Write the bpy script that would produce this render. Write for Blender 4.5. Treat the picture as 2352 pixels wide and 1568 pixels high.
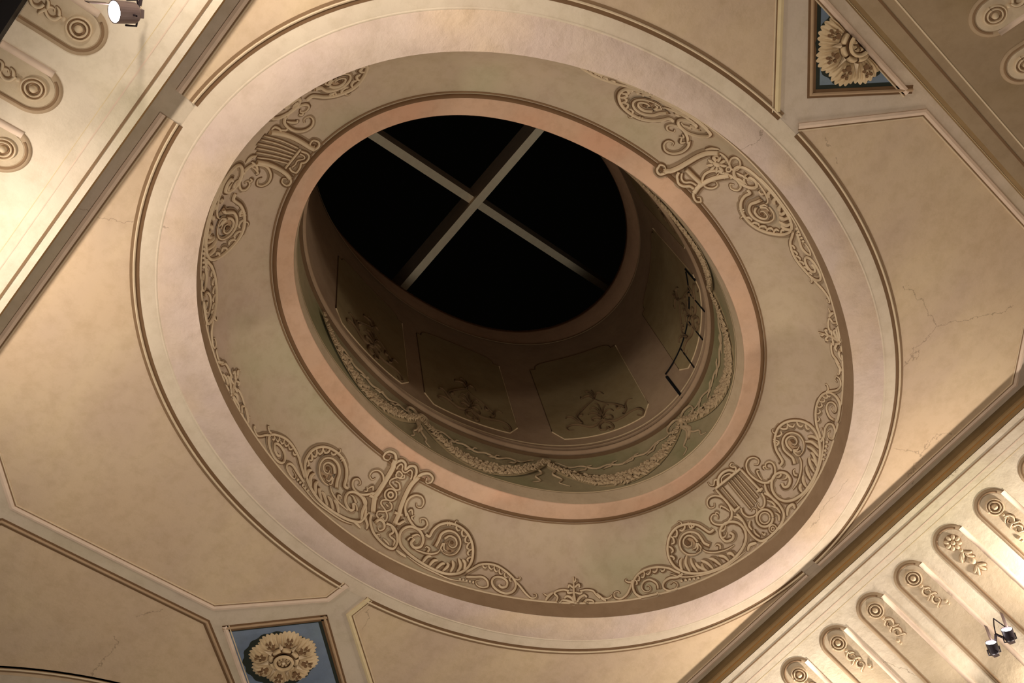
import bpy, math, random
import numpy as np
from mathutils import Vector, Matrix

for o in list(bpy.data.objects): bpy.data.objects.remove(o)
C = bpy.context.scene.collection
PI = math.pi
random.seed(4)

# ------------------------------------------------------------------ camera
S = 6.0                      # metres from the eye up to the flat ceiling
EYE = np.array([0., 0., 1.6])
F = 2175.44                  # focal length for a 2352 px wide frame
RM = np.array([[-0.64901745, -0.7462068, -0.14816126],
               [0.72175593, -0.5423738, -0.42999888],
               [0.2405093, -0.38601304, 0.89058925]])
cd = bpy.data.cameras.new('camera'); cam = bpy.data.objects.new('camera', cd); C.objects.link(cam)
cd.sensor_width = 36.0; cd.lens = 36.0*F/2352
m = RM.T @ np.diag([1, -1, -1])
M4 = Matrix([list(m[0])+[0], list(m[1])+[0], list(m[2])+[1.6], [0, 0, 0, 1]])
cam.matrix_world = M4
cd.clip_start = .05; cd.clip_end = 200
bpy.context.scene.camera = cam

def P(u, v, h):              # room coordinates in units of S, seen from the eye
    return Vector((S*u, S*v, 1.6+S*h))

# ------------------------------------------------------------------ world, lights, exposure
W = bpy.data.worlds.new('night'); bpy.context.scene.world = W; W.use_nodes = True
W.node_tree.nodes['Background'].inputs[0].default_value = (.0008, .0007, .0005, 1)
W.node_tree.nodes['Background'].inputs[1].default_value = 1.0
vs = bpy.context.scene.view_settings
vs.view_transform = 'Standard'; vs.look = 'None'; vs.gamma = 1; vs.use_curve_mapping = False
vs.exposure = 0.08
WARM = (1.0, .965, .93)
def spot(name, loc, aim, power, angle=140, blend=1., r=.05, col=WARM):
    l = bpy.data.lights.new(name, 'SPOT'); l.energy = power; l.spot_size = math.radians(angle)
    l.spot_blend = blend; l.shadow_soft_size = r; l.color = col
    o = bpy.data.objects.new(name, l); C.objects.link(o); o.location = loc
    o.rotation_euler = (Vector(aim)-Vector(loc)).to_track_quat('-Z', 'Y').to_euler()
    return o
def area(name, loc, aim, power, size, col=WARM):
    l = bpy.data.lights.new(name, 'AREA'); l.energy = power; l.size = size; l.color = col
    o = bpy.data.objects.new(name, l); C.objects.link(o); o.location = loc
    o.rotation_euler = (Vector(aim)-Vector(loc)).to_track_quat('-Z', 'Y').to_euler()
    return o
# rows of cornice spotlights on the two long sides, beyond the picture's edges
for u_, p_ in ((.46, 66), (.62, 54), (.06, 112), (-.10, 24)):
    spot('cornice_spotlight', P(u_, .150, .825), P(u_*.6+.1, -.42, 1.0), p_, 165)
for u_, p_ in ((.42, 160), (.23, 16), (.03, 108)):
    spot('cornice_spotlight', P(u_, -1.20, .80), P(u_*.6+.1, -.62, 1.0), p_, 165)
spot('cornice_spotlight', P(.160, -1.255, .778), P(.19, -1.24, .9), 30, 160)
spot('cove_fill_spot', P(.47, .150, .825), P(.30, -.93, 1.08), 300, 46, 1., .04)  # unseen fill spots added to brighten the far cove and the right wall
spot('cove_fill_spot', P(.03, .150, .825), P(.05, -.80, 1.08), 110, 46, 1., .04)
spot('cove_fill_spot', P(.02, -1.20, .80), P(.12, -1.12, .92), 14, 120)
# unseen area fills, added to stand in for light bounced up from the hall
area('bounce_fill', (1.2, -2.6, .9), (1.6, -3.0, 7.6), 124, 2.4, (1.0, .95, .88))
area('bounce_fill', (5.6, -3.2, .9), (5.0, -3.0, 7.6), 45, 3.0, (1.0, .95, .88))
area('bounce_fill', (-2.4, -3.4, .9), (-1.2, -3.0, 7.6), 10, 3.0, (1.0, .95, .88))
area('bounce_fill', (4.6, 1.2, 1.2), (2.4, -2.0, 7.6), 56, 2.0, (1.0, .95, .88))

# ------------------------------------------------------------------ materials
def srgb(c):
    return [((x/255)/12.92 if x/255 <= .04045 else ((x/255+.055)/1.055)**2.4) for x in c]
def fresco(name, c1, c2, c3=None, rough=.85, scale=1.1, bump=.12, crack=False, contrast=1., streak=None):
    mt = bpy.data.materials.new(name); mt.use_nodes = True
    nt = mt.node_tree; N = nt.nodes; L = nt.links; b = N['Principled BSDF']
    b.inputs['Roughness'].default_value = rough
    b.inputs['Specular IOR Level'].default_value = .15
    g = N.new('ShaderNodeNewGeometry')
    def noise(sc, det, ro=.55, vec=None):
        n = N.new('ShaderNodeTexNoise'); n.inputs['Scale'].default_value = sc
        n.inputs['Detail'].default_value = det; n.inputs['Roughness'].default_value = ro
        L.new(vec or g.outputs['Position'], n.inputs['Vector']); return n
    vec = g.outputs['Position']
    if streak:
        mp = N.new('ShaderNodeMapping'); mp.inputs['Scale'].default_value = streak
        mp.inputs['Rotation'].default_value = (0, 0, .5)
        L.new(vec, mp.inputs['Vector']); vec = mp.outputs['Vector']
    n1 = noise(scale, 5, .6, vec)
    r1 = N.new('ShaderNodeValToRGB'); L.new(n1.outputs['Fac'], r1.inputs['Fac'])
    r1.color_ramp.elements[0].position = .5-.17/contrast; r1.color_ramp.elements[1].position = .5+.17/contrast
    r1.color_ramp.elements[0].color = srgb(c1)+[1]; r1.color_ramp.elements[1].color = srgb(c2)+[1]
    out = r1.outputs['Color']
    if c3:
        n2 = noise(scale*.55+.2, 3, .5)
        r2 = N.new('ShaderNodeValToRGB'); L.new(n2.outputs['Fac'], r2.inputs['Fac'])
        r2.color_ramp.elements[0].position = .5; r2.color_ramp.elements[1].position = .68
        mx = N.new('ShaderNodeMix'); mx.data_type = 'RGBA'
        L.new(r2.outputs['Color'], mx.inputs[0]); L.new(out, mx.inputs[6])
        mx.inputs[7].default_value = srgb(c3)+[1]; out = mx.outputs[2]
    # small grime specks
    n3 = noise(9, 6, .7)
    r3 = N.new('ShaderNodeValToRGB'); L.new(n3.outputs['Fac'], r3.inputs['Fac'])
    r3.color_ramp.elements[0].position = .30; r3.color_ramp.elements[1].position = .55
    r3.color_ramp.elements[0].color = (.86, .84, .80, 1); r3.color_ramp.elements[1].color = (1, 1, 1, 1)
    mm = N.new('ShaderNodeMix'); mm.data_type = 'RGBA'; mm.blend_type = 'MULTIPLY'; mm.inputs[0].default_value = .8
    L.new(out, mm.inputs[6]); L.new(r3.outputs['Color'], mm.inputs[7]); out = mm.outputs[2]
    if crack:
        vo = N.new('ShaderNodeTexVoronoi'); vo.feature = 'DISTANCE_TO_EDGE'; vo.inputs['Scale'].default_value = .55
        nd = noise(2.2, 6, .65)
        va = N.new('ShaderNodeVectorMath'); va.operation = 'MULTIPLY_ADD'
        L.new(nd.outputs['Color'], va.inputs[0]); va.inputs[1].default_value = (.38, .38, .38)
        L.new(g.outputs['Position'], va.inputs[2]); L.new(va.outputs[0], vo.inputs['Vector'])
        lt = N.new('ShaderNodeMath'); lt.operation = 'LESS_THAN'; lt.inputs[1].default_value = .0017
        L.new(vo.outputs['Distance'], lt.inputs[0])
        nm = noise(.45, 2); gt = N.new('ShaderNodeMath'); gt.operation = 'GREATER_THAN'; gt.inputs[1].default_value = .55
        L.new(nm.outputs['Fac'], gt.inputs[0])
        mu = N.new('ShaderNodeMath'); mu.operation = 'MULTIPLY'; L.new(lt.outputs[0], mu.inputs[0]); L.new(gt.outputs[0], mu.inputs[1])
        mh = N.new('ShaderNodeMath'); mh.operation = 'MULTIPLY'; mh.inputs[1].default_value = .45; L.new(mu.outputs[0], mh.inputs[0])
        mc = N.new('ShaderNodeMix'); mc.data_type = 'RGBA'; L.new(mh.outputs[0], mc.inputs[0])
        L.new(out, mc.inputs[6]); mc.inputs[7].default_value = srgb((120, 95, 70))+[1]; out = mc.outputs[2]
    L.new(out, b.inputs['Base Color'])
    n4 = noise(6, 8, .65); bp = N.new('ShaderNodeBump'); bp.inputs['Strength'].default_value = bump
    bp.inputs['Distance'].default_value = .05
    L.new(n4.outputs['Fac'], bp.inputs['Height']); L.new(bp.outputs['Normal'], b.inputs['Normal'])
    return mt
def plain(name, c, rough=.7, metal=0., em=0., emc=None, vary=.12):
    mt = bpy.data.materials.new(name); mt.use_nodes = True
    nt = mt.node_tree; b = nt.nodes['Principled BSDF']
    g = nt.nodes.new('ShaderNodeNewGeometry'); n = nt.nodes.new('ShaderNodeTexNoise'); n.inputs['Scale'].default_value = 14
    nt.links.new(g.outputs['Position'], n.inputs['Vector'])
    r = nt.nodes.new('ShaderNodeValToRGB'); nt.links.new(n.outputs['Fac'], r.inputs['Fac'])
    l = srgb(c); r.color_ramp.elements[0].color = [x*(1-vary) for x in l]+[1]; r.color_ramp.elements[1].color = [min(1, x*(1+vary)) for x in l]+[1]
    nt.links.new(r.outputs['Color'], b.inputs['Base Color'])
    b.inputs['Roughness'].default_value = rough; b.inputs['Metallic'].default_value = metal
    b.inputs['Specular IOR Level'].default_value = .25
    if em:
        b.inputs['Emission Color'].default_value = (emc or (1, 1, 1))+(1,) if len(emc or (1, 1, 1)) == 3 else emc
        b.inputs['Emission Strength'].default_value = em
    return mt
MT = dict(
    border=fresco('border_plaster', (212, 188, 158), (202, 178, 154), (200, 178, 146), crack=True, scale=.9),
    field=fresco('ochre_field_plaster', (216, 184, 144), (204, 172, 140), (210, 176, 138), crack=True, scale=.9, contrast=1.3, streak=(.6, 1.5, 1)),
    ring=fresco('pink_ring_plaster', (219, 190, 164), (210, 180, 160), (222, 188, 150), crack=True, scale=1.2, contrast=1.2, bump=.3),
    ringedge=fresco('cream_ring_plaster', (224, 200, 168), (214, 188, 158), scale=1.4),
    reveal=fresco('reveal_plaster', (164, 134, 102), (150, 120, 90), scale=1.4),
    cove=fresco('cove_plaster', (200, 174, 140), (194, 166, 140), (188, 170, 134), scale=1.3),
    pink=fresco('salmon_band_plaster', (214, 170, 134), (208, 168, 136), (214, 162, 126), scale=2.2),
    olive=fresco('olive_frieze_plaster', (156, 136, 100), (146, 128, 94), (134, 124, 86), scale=2.2),
    olivelip=fresco('frieze_lip_plaster', (200, 170, 134), (190, 164, 130), scale=2.),
    drum=fresco('drum_plaster', (164, 134, 102), (152, 122, 94), scale=2.),
    drumpanel=fresco('drum_panel_plaster', (152, 130, 92), (142, 118, 80), scale=2.),
    drumrim=fresco('drum_rim_plaster', (190, 150, 116), (180, 140, 108), scale=2.),
    drumline=plain('umber_line_paint', (100, 74, 48), .9),
    drumlight=plain('pale_line_paint', (206, 176, 134), .9),
    cream=plain('cream_relief_paint', (214, 186, 148), .8),
    creampink=plain('pink_highlight_paint', (226, 194, 164), .8),
    yellow=plain('yellow_highlight_paint', (222, 194, 146), .8),
    tan=plain('tan_relief_paint', (176, 142, 106), .8),
    umber=plain('umber_paint', (118, 86, 56), .9),
    shade=plain('soft_shade_paint', (164, 136, 104), .9),
    umber2=plain('soft_umber_paint', (138, 106, 74), .9),
    ochreline=plain('ochre_paint', (150, 108, 58), .9),
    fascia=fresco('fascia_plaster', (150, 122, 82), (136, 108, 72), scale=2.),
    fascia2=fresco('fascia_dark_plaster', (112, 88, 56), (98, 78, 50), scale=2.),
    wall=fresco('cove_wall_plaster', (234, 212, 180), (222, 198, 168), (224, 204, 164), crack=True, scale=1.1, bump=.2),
    wallne=fresco('end_cove_shaded_plaster', (166, 138, 104), (150, 124, 94), (142, 116, 76), scale=1.0),  # cove plaster darkened: shade of the side facing away put into its colour
    niche=fresco('niche_plaster', (208, 182, 146), (198, 172, 140), scale=1.4, bump=.2),
    nicheband=fresco('niche_band_plaster', (182, 152, 118), (172, 144, 110), scale=1.6),
    blue=fresco('blue_ground_plaster', (124, 132, 142), (112, 122, 138), (126, 136, 134), scale=2.),
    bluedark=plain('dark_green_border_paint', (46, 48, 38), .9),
    stone=fresco('rosette_plaster', (214, 184, 142), (196, 164, 122), scale=6.),
    stonedark=plain('rosette_umber_paint', (128, 94, 62), .9),
    beam=plain('skylight_beam_paint', (252, 228, 192), .7),
    beamside=plain('skylight_beam_side_paint', (236, 206, 172), .7),
    metal=plain('grey_lamp_metal', (112, 92, 84), .45, .3),
    darkmetal=plain('dark_lamp_metal', (48, 36, 38), .45, .3),
    glow=plain('lamp_glow', (255, 255, 255), .5, 0, 26., (1., .97, 1.)),
    black=plain('black_gap', (8, 7, 6), .9),
    timber=plain('dark_timber', (26, 18, 13), .6),
    stone_floor=fresco('hall_floor_stone', (150, 130, 105), (136, 118, 96)),
    wallplain=fresco('hall_wall_plaster', (200, 178, 146), (190, 168, 138)),
)
gl = bpy.data.materials.new('skylight_glass'); gl.use_nodes = True
gb = gl.node_tree.nodes['Principled BSDF']; gb.inputs['Base Color'].default_value = (.8, .85, .82, 1)
gb.inputs['Transmission Weight'].default_value = 1; gb.inputs['Roughness'].default_value = .02; gb.inputs['IOR'].default_value = 1.05
MT['glass'] = gl

# ------------------------------------------------------------------ object helpers
def tag(o, label=None, cat=None, group=None, kind=None):
    if label: o['label'] = label
    if cat: o['category'] = cat
    if group: o['group'] = group
    if kind: o['kind'] = kind
    return o
def thing(name, loc, label, cat, group=None):
    o = bpy.data.objects.new(name, None); C.objects.link(o); o.location = loc
    o.empty_display_size = .1
    return tag(o, label, cat, group)
def wloc(o):
    v = Vector((0, 0, 0))
    while o is not None: v += o.location; o = o.parent
    return v
class MB:
    def __init__(s): s.v = []; s.f = []
    def add(s, vs, fs):
        n = len(s.v); s.v += [tuple(x) for x in vs]; s.f += [tuple(i+n for i in f) for f in fs]; return s
    def build(s, name, mat, parent=None, smooth=True, kind=None, label=None):
        off = wloc(parent) if parent else Vector((0, 0, 0))
        me = bpy.data.meshes.new(name)
        me.from_pydata([(x-off.x, y-off.y, z-off.z) for x, y, z in s.v], [], s.f)
        me.materials.append(MT[mat] if isinstance(mat, str) else mat)
        if smooth:
            me.polygons.foreach_set('use_smooth', [True]*len(me.polygons))
        me.update()
        o = bpy.data.objects.new(name, me); C.objects.link(o)
        if parent: o.parent = parent
        if kind: o['kind'] = kind
        if label: o['label'] = label
        return o
def grid(mb, rows, closed=False):            # rows: list of lists of points
    nr, nc = len(rows), len(rows[0]); vs = [p for r in rows for p in r]; fs = []
    for i in range(nr-1):
        for j in range(nc if closed else nc-1):
            k = (j+1) % nc
            fs.append((i*nc+j, i*nc+k, (i+1)*nc+k, (i+1)*nc+j))
    mb.add(vs, fs); return mb
def strut(mb, a, b, w, d=None, up=(0, 0, 1)):
    a = Vector(a); b = Vector(b); t = (b-a).normalized(); s = t.cross(Vector(up)).normalized(); n = s.cross(t)
    d = d or w
    vs = []
    for p in (a, b):
        for x, y in ((-1, -1), (1, -1), (1, 1), (-1, 1)): vs.append(p+s*x*w/2+n*y*d/2)
    mb.add(vs, [(0, 1, 2, 3), (4, 7, 6, 5), (0, 4, 5, 1), (1, 5, 6, 2), (2, 6, 7, 3), (3, 7, 4, 0)]); return mb
def tube(mb, pts, r, k=8):
    pts = [Vector(p) for p in pts]; rows = []
    for i, p in enumerate(pts):
        t = (pts[min(i+1, len(pts)-1)]-pts[max(i-1, 0)]).normalized()
        s = t.cross(Vector((0, 0, 1)));  s = s.normalized() if s.length > 1e-3 else Vector((1, 0, 0)); n = s.cross(t)
        rows.append([p+(s*math.cos(a)+n*math.sin(a))*r for a in (2*PI*j/k for j in range(k))])
    grid(mb, rows, True); return mb

# ------------------------------------------------------------------ the oval and its surfaces
CU, CV = .2775, -.5060
def RA(t): return .3869-.0498*np.cos(2*t)+.0068*np.cos(4*t)
def RB(t): return .3111-.0480*np.cos(2*t)+.0050*np.cos(4*t)
def RC(t): return .2865-.0510*np.cos(2*t)+.0064*np.cos(4*t)
def RE(t): return .4527-.0538*np.cos(2*t)+.0039*np.cos(4*t)
H0, H1, HC = 1.03, 1.13, 1.136
VL, VR, UN, HL = .0327, -1.0297, -.2495, .971     # edges of the sunk flat, height of its lip
UEND = 1.75

def ray(px):
    d = np.array([(px[0]-1176)/F, (px[1]-784)/F, 1.]) @ RM
    return d/d[2]
class Flat:                                       # the flat ceiling
    def param(s, px, h=1.): d = ray(px); return (d[0], d[1])
    def pt(s, a, b, off=0.): return Vector((S*a, S*b, 1.6+S-off))
class Cove:                                       # a = angle, b = 0..1 up the curved section
    def pt(s, a, b, off=0.):
        if b > 1:
            return P(CU+(RB(a)-(b-1)*.1)*math.cos(a), CV+(RB(a)-(b-1)*.1)*math.sin(a), H1+(b-1)*.02-off/S)
        ph = b*PI/2; r = RB(a)+(RA(a)-RB(a))*math.cos(ph); h = H0+(H1-H0)*math.sin(ph)
        # normal of the section (towards the axis and down)
        dr, dh = (RA(a)-RB(a)), (H1-H0)
        nr, nh = -math.cos(ph)/dr, -math.sin(ph)/dh; l = math.hypot(nr, nh); nr /= l; nh /= l
        r += nr*off/S; h += nh*off/S
        return P(CU+r*math.cos(a), CV+r*math.sin(a), h)
    def param(s, px):
        d = ray(px); hs = np.arange(1.0, H1+.0001, .0005)
        X = hs*d[0]-CU; Y = hs*d[1]-CV; t = np.arctan2(Y, X)
        q = np.clip((hs-H0)/(H1-H0), 0, 1); rp = RB(t)+(RA(t)-RB(t))*np.sqrt(1-q*q)
        g = np.hypot(X, Y)-rp; i = np.where((g[:-1] < 0) & (g[1:] >= 0))[0]
        if not len(i):
            if g[-1] < 0:
                r = float(np.hypot(X[-1], Y[-1])); a = float(t[-1]); return (a, 1+max(0., (float(RB(a))-r)/.1))
            i = np.argmin(np.abs(g))
        else:
            i = i[-1]; w = g[i]/(g[i]-g[i+1])
            return (float(t[i]+(t[i+1]-t[i])*w), float(np.arcsin(min(1., q[i]+(q[i+1]-q[i])*w))/(PI/2)))
        return (float(t[i]), float(np.arcsin(q[i])/(PI/2)))
class Drum:                                       # a = angle, b = height
    k = 1.0
    def pt(s, a, b, off=0.):
        r = RC(a)*s.k-off/S
        return P(CU+r*math.cos(a), CV+r*math.sin(a), b)
    def param(s, px):
        d = ray(px); hs = np.arange(1.1, 2.2, .0008)
        X = hs*d[0]-CU; Y = hs*d[1]-CV; t = np.arctan2(Y, X); g = np.hypot(X, Y)-RC(t)*s.k
        i = np.where((g[:-1] < 0) & (g[1:] >= 0))[0]
        if len(i):
            i = i[-1]; w = g[i]/(g[i]-g[i+1]); return (float(t[i]+(t[i+1]-t[i])*w), float(hs[i]+(hs[i+1]-hs[i])*w))
        i = int(np.argmin(np.abs(g)))
        return (float(t[i]), float(hs[i]))
class CoveWall:                                   # the fluted coves: a = along, b = outwards distance (S units)
    def __init__(s, side, slope0, slope1, length):
        s.side = side; n = 60; s.L = length
        o, h = [0.], [HL]
        for i in range(n):
            sl = math.radians(slope0+(slope1-slope0)*i/n); st = length/n
            o.append(o[-1]+st*math.cos(sl)); h.append(h[-1]-st*math.sin(sl))
        s.o = np.array(o); s.h = np.array(h); s.b = np.linspace(0, length, n+1)
    def prof(s, b): return float(np.interp(b, s.b, s.o)), float(np.interp(b, s.b, s.h))
    def raw(s, a, o, h):
        if s.side == 'L': return P(a, VL+o, h)
        if s.side == 'R': return P(a, VR-o, h)
        return P(UN-o, a, h)
    def pt(s, a, b, off=0.):
        o, h = s.prof(b); o2, h2 = s.prof(b+.004); l = math.hypot(o2-o, h2-h) or 1
        no, nh = (h2-h)/l, -(o2-o)/l
        return s.raw(a, o+no*off/S, h+nh*off/S)
    def param(s, px):
        d = ray(px)
        if s.side == 'L': g = s.h*d[1]-(VL+s.o); k = 0
        elif s.side == 'R': g = s.h*d[1]-(VR-s.o); k = 0
        else: g = s.h*d[0]-(UN-s.o); k = 1
        sg = np.sign(g); i = np.where(sg[:-1] != sg[1:])[0]
        if len(i):
            i = i[0]; w = g[i]/(g[i]-g[i+1]); b = s.b[i]+w*(s.b[i+1]-s.b[i])
        else: b = s.b[int(np.argmin(np.abs(g)))]
        h = float(np.interp(b, s.b, s.h))
        return (float(d[k]*h), float(b))
FLAT, COVE, DRUM = Flat(), Cove(), Drum()
CWL, CWR, CWN = CoveWall('L', 8, 16, .131), CoveWall('R', 30, 62, .62), CoveWall('N', 20, 50, .42)

def spline(pts, n=6):
    p = [np.array(q, float) for q in pts]
    if len(p) < 3:
        return [p[0]+(p[1]-p[0])*i/4 for i in range(5)]
    out = []
    for i in range(len(p)-1):
        a = p[max(i-1, 0)]; b = p[i]; c = p[i+1]; d = p[min(i+2, len(p)-1)]
        for j in range(n):
            t = j/n
            out.append(.5*((2*b)+(-a+c)*t+(2*a-5*b+4*c-d)*t*t+(-a+3*b-3*c+d)*t**3))
    out.append(p[-1]); return out
def wid(w, i, n, taper):
    x = i/(n-1)
    if taper == 'both': return w*(.35+.65*math.sin(PI*min(max(x, 0), 1))**.6)
    if taper == 'end': return w*(1-.75*x**1.5)
    if taper == 'start': return w*(.25+.75*x**.7)
    return w
def relief(mb, surf, prm, w, hgt, taper=None, base=0., flat=False, shift=0.):
    """half-round moulding laid along param points on a surface"""
    n = len(prm); pts = [surf.pt(a, b, base) for a, b in prm]; up = [surf.pt(a, b, base+.05) for a, b in prm]
    rows = []
    for i in range(n):
        t = pts[min(i+1, n-1)]-pts[max(i-1, 0)]
        if t.length < 1e-7: t = Vector((1, 0, 0))
        nn = (up[i]-pts[i]).normalized(); s = nn.cross(t.normalized())
        s = s.normalized() if s.length > 1e-4 else Vector((1, 0, 0))
        ww = wid(w, i, n, taper); hh = hgt*ww/w; c = pts[i]+s*shift
        if flat: rows.append([c-s*ww/2-nn*.002, c-s*ww/2+nn*hgt, c+s*ww/2+nn*hgt, c+s*ww/2-nn*.002])
        else: rows.append([c-s*ww/2-nn*.002, c-s*ww*.36+nn*hh*.7, c+nn*hh, c+s*ww*.36+nn*hh*.7, c+s*ww/2-nn*.002])
    grid(mb, rows)
    k = len(rows[0]); base_i = len(mb.v)-n*k
    mb.f.append(tuple(base_i+j for j in range(k))); mb.f.append(tuple(base_i+(n-1)*k+j for j in reversed(range(k))))
    return mb
def dome(mb, surf, a, b, r, hgt, k=12, ax=None, sq=1., base=0.):
    """low round boss at a param point; r in metres"""
    c = surf.pt(a, b, base); n = (surf.pt(a, b, base+.05)-c).normalized()
    e = .002; t = (surf.pt(a+e, b, base)-c)
    t = (t-n*t.dot(n)).normalized(); s = n.cross(t)
    if ax is not None:
        t, s = t*math.cos(ax)+s*math.sin(ax), -t*math.sin(ax)+s*math.cos(ax)
    rows = []
    for q, z in ((1, -.05), (.92, .45), (.65, .8), (.3, .97)):
        rows.append([c+t*r*q*math.cos(2*PI*j/k)+s*r*q*sq*math.sin(2*PI*j/k)+n*hgt*z for j in range(k)])
    grid(mb, rows, True); i0 = len(mb.v)-k
    mb.v.append(tuple(c+n*hgt)); ci = len(mb.v)-1
    for j in range(k): mb.f.append((i0+j, i0+(j+1) % k, ci))
    return mb

# ------------------------------------------------------------------ flat ceiling, ring, reveal, cove, salmon band
NT = 240
def struct(mb, name, mat, parent=None, **k): return mb.build(name, mat, parent, kind='structure' if not parent else None, **k)
ths = sorted([2*PI*i/NT for i in range(NT)] + [math.atan2(y-CV, x-CU) % (2*PI) for x in (UN, UEND) for y in (VL, VR)])
def rect(t):
    c, s = math.cos(t), math.sin(t); k = 1e9
    if c > 1e-9: k = min(k, (UEND-CU)/c)
    if c < -1e-9: k = min(k, (UN-CU)/c)
    if s > 1e-9: k = min(k, (VL-CV)/s)
    if s < -1e-9: k = min(k, (VR-CV)/s)
    return CU+k*c, CV+k*s
mb = MB(); rows = [[], []]
for t in ths:
    r = RA(t); rows[0].append(P(CU+r*math.cos(t), CV+r*math.sin(t), 1.)); x, y = rect(t); rows[1].append(P(x, y, 1.))
grid(mb, rows, True)
ceiling = mb.build('ceiling', 'border', smooth=False, kind='structure')
def annulus(f0, f1, h0, h1, mid=0., n=NT, seg=4, k=None):
    rows = []
    for i in range(seg+1):
        x = i/seg
        rows.append([P(CU+(f0(t)*(1-x)+f1(t)*x)*math.cos(t), CV+(f0(t)*(1-x)+f1(t)*x)*math.sin(t), h0*(1-x)+h1*x-mid*math.sin(PI*x)) for t in (2*PI*j/n for j in range(n))])
    return rows
e = .0004
mb = MB(); grid(mb, annulus(RA, lambda t: RE(t)-.027, 1-e, 1-e, .0022, seg=6), True); mb.build('pink_ring', 'ring', ceiling)
mb = MB(); grid(mb, annulus(lambda t: RE(t)-.0272, lambda t: RE(t)-.0245, 1-e, 1-e, .0006, seg=3), True); mb.build('ring_edge_line', 'ringedge', ceiling)
mb = MB(); grid(mb, annulus(lambda t: RE(t)-.0245, lambda t: RE(t)-.006, 1-e*.6, 1-e*.6, .0002), True); mb.build('cream_ring', 'ringedge', ceiling)
# reveal: the vertical step at the mouth of the cove
mb = MB(); grid(mb, annulus(RA, RA, 1., H0, seg=2), True); mb.build('reveal', 'reveal', ceiling)
mb = MB(); rows = []
for i in range(13):
    b = i/12; rows.append([COVE.pt(2*PI*j/NT, b) for j in range(NT)])
grid(mb, rows, True); cove = mb.build('trim_1', 'cove', kind='structure')
cove['label'] = 'curved cove running round the oval opening'
mb = MB(); relief(mb, COVE, [(2*PI*j/NT, .0) for j in range(NT+1)], .022, .008); mb.build('lower_bead', 'cream', cove)
mb = MB(); relief(mb, COVE, [(2*PI*j/NT, .985) for j in range(NT+1)], .034, .010); mb.build('umber_line', 'umber', cove)
mb = MB(); relief(mb, COVE, [(2*PI*j/NT, .945) for j in range(NT+1)], .016, .006); mb.build('soft_line', 'umber2', cove)
mb = MB()
rows = annulus(lambda t: RB(t), lambda t: RC(t)+.002, H1+.0006, HC, seg=3)
rows += annulus(lambda t: RC(t)+.0005, RC, HC+.0006, HC+.003, seg=1)
grid(mb, rows, True); band = mb.build('trim_2', 'pink', kind='structure'); band['label'] = 'salmon painted band around the lip of the drum'

# ------------------------------------------------------------------ drum
def drumband(name, mat, h0, h1, off0=0., off1=0., seg=2, parent=None, prof=None):
    mb = MB(); rows = []
    for i in range(seg+1):
        x = i/seg; o = off0*(1-x)+off1*x + (prof(x) if prof else 0)
        rows.append([DRUM.pt(2*PI*j/NT, h0*(1-x)+h1*x, o) for j in range(NT)])
    grid(mb, rows, True); return mb.build(name, mat, parent)
drum = drumband('wall_drum', 'drum', 1.255, 1.69, seg=4); drum['kind'] = 'structure'; drum['label'] = 'dim oval drum wall rising above the ceiling'
drumband('frieze_lip', 'olivelip', HC+.002, 1.163, .0, .012, parent=drum)
drumband('frieze_edge_line', 'drumlight', 1.1625, 1.1655, .016, .016, parent=drum)
drumband('garland_frieze', 'olive', 1.164, 1.262, .006, .0, parent=drum)
for nm, mt_, a_, b_, pr in (('lower_moulding', 'drumline', 1.262, 1.268, .03), ('moulding', 'drum', 1.268, 1.279, .055), ('moulding', 'drumline', 1.279, 1.2825, .03),
                            ('moulding', 'drum', 1.2825, 1.291, .04), ('moulding', 'drumline', 1.291, 1.294, .02), ('pale_moulding', 'drumlight', 1.301, 1.3035, .008)):
    drumband(nm, mt_, a_, b_, 0, 0, seg=6, parent=drum, prof=lambda x, pr=pr: pr*math.sin(PI*x))
# rim at the top of the drum, closing in to the skylight
def RD(t): return .2887+.0072*math.cos(t)+.0112*math.sin(t)-.0571*math.cos(2*t)-.0025*math.sin(2*t)+.0039*math.cos(4*t)
mb = MB(); rows = []
for i in range(7):
    x = i/6; c_ = math.sin(x*PI/2)
    rows.append([P(CU+(RC(t)*(1-c_)+(RD(t)-.003)*c_)*math.cos(t), CV+(RC(t)*(1-c_)+(RD(t)-.003)*c_)*math.sin(t), 1.685+.07*x) for t in (2*PI*j/NT for j in range(NT))])
rows.append([P(CU+(RD(t)+.34)*math.cos(t), CV+(RD(t)+.34)*math.sin(t), 1.762) for t in (2*PI*j/NT for j in range(NT))])
grid(mb, rows, True); mb.build('drum_rim', 'drumrim', drum)
drumband('pale_rim_line', 'drumlight', 1.680, 1.684, .014, .014, parent=drum)
drumband('shadow_rim_line', 'drumline', 1.6845, 1.6875, .008, .008, parent=drum)

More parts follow.
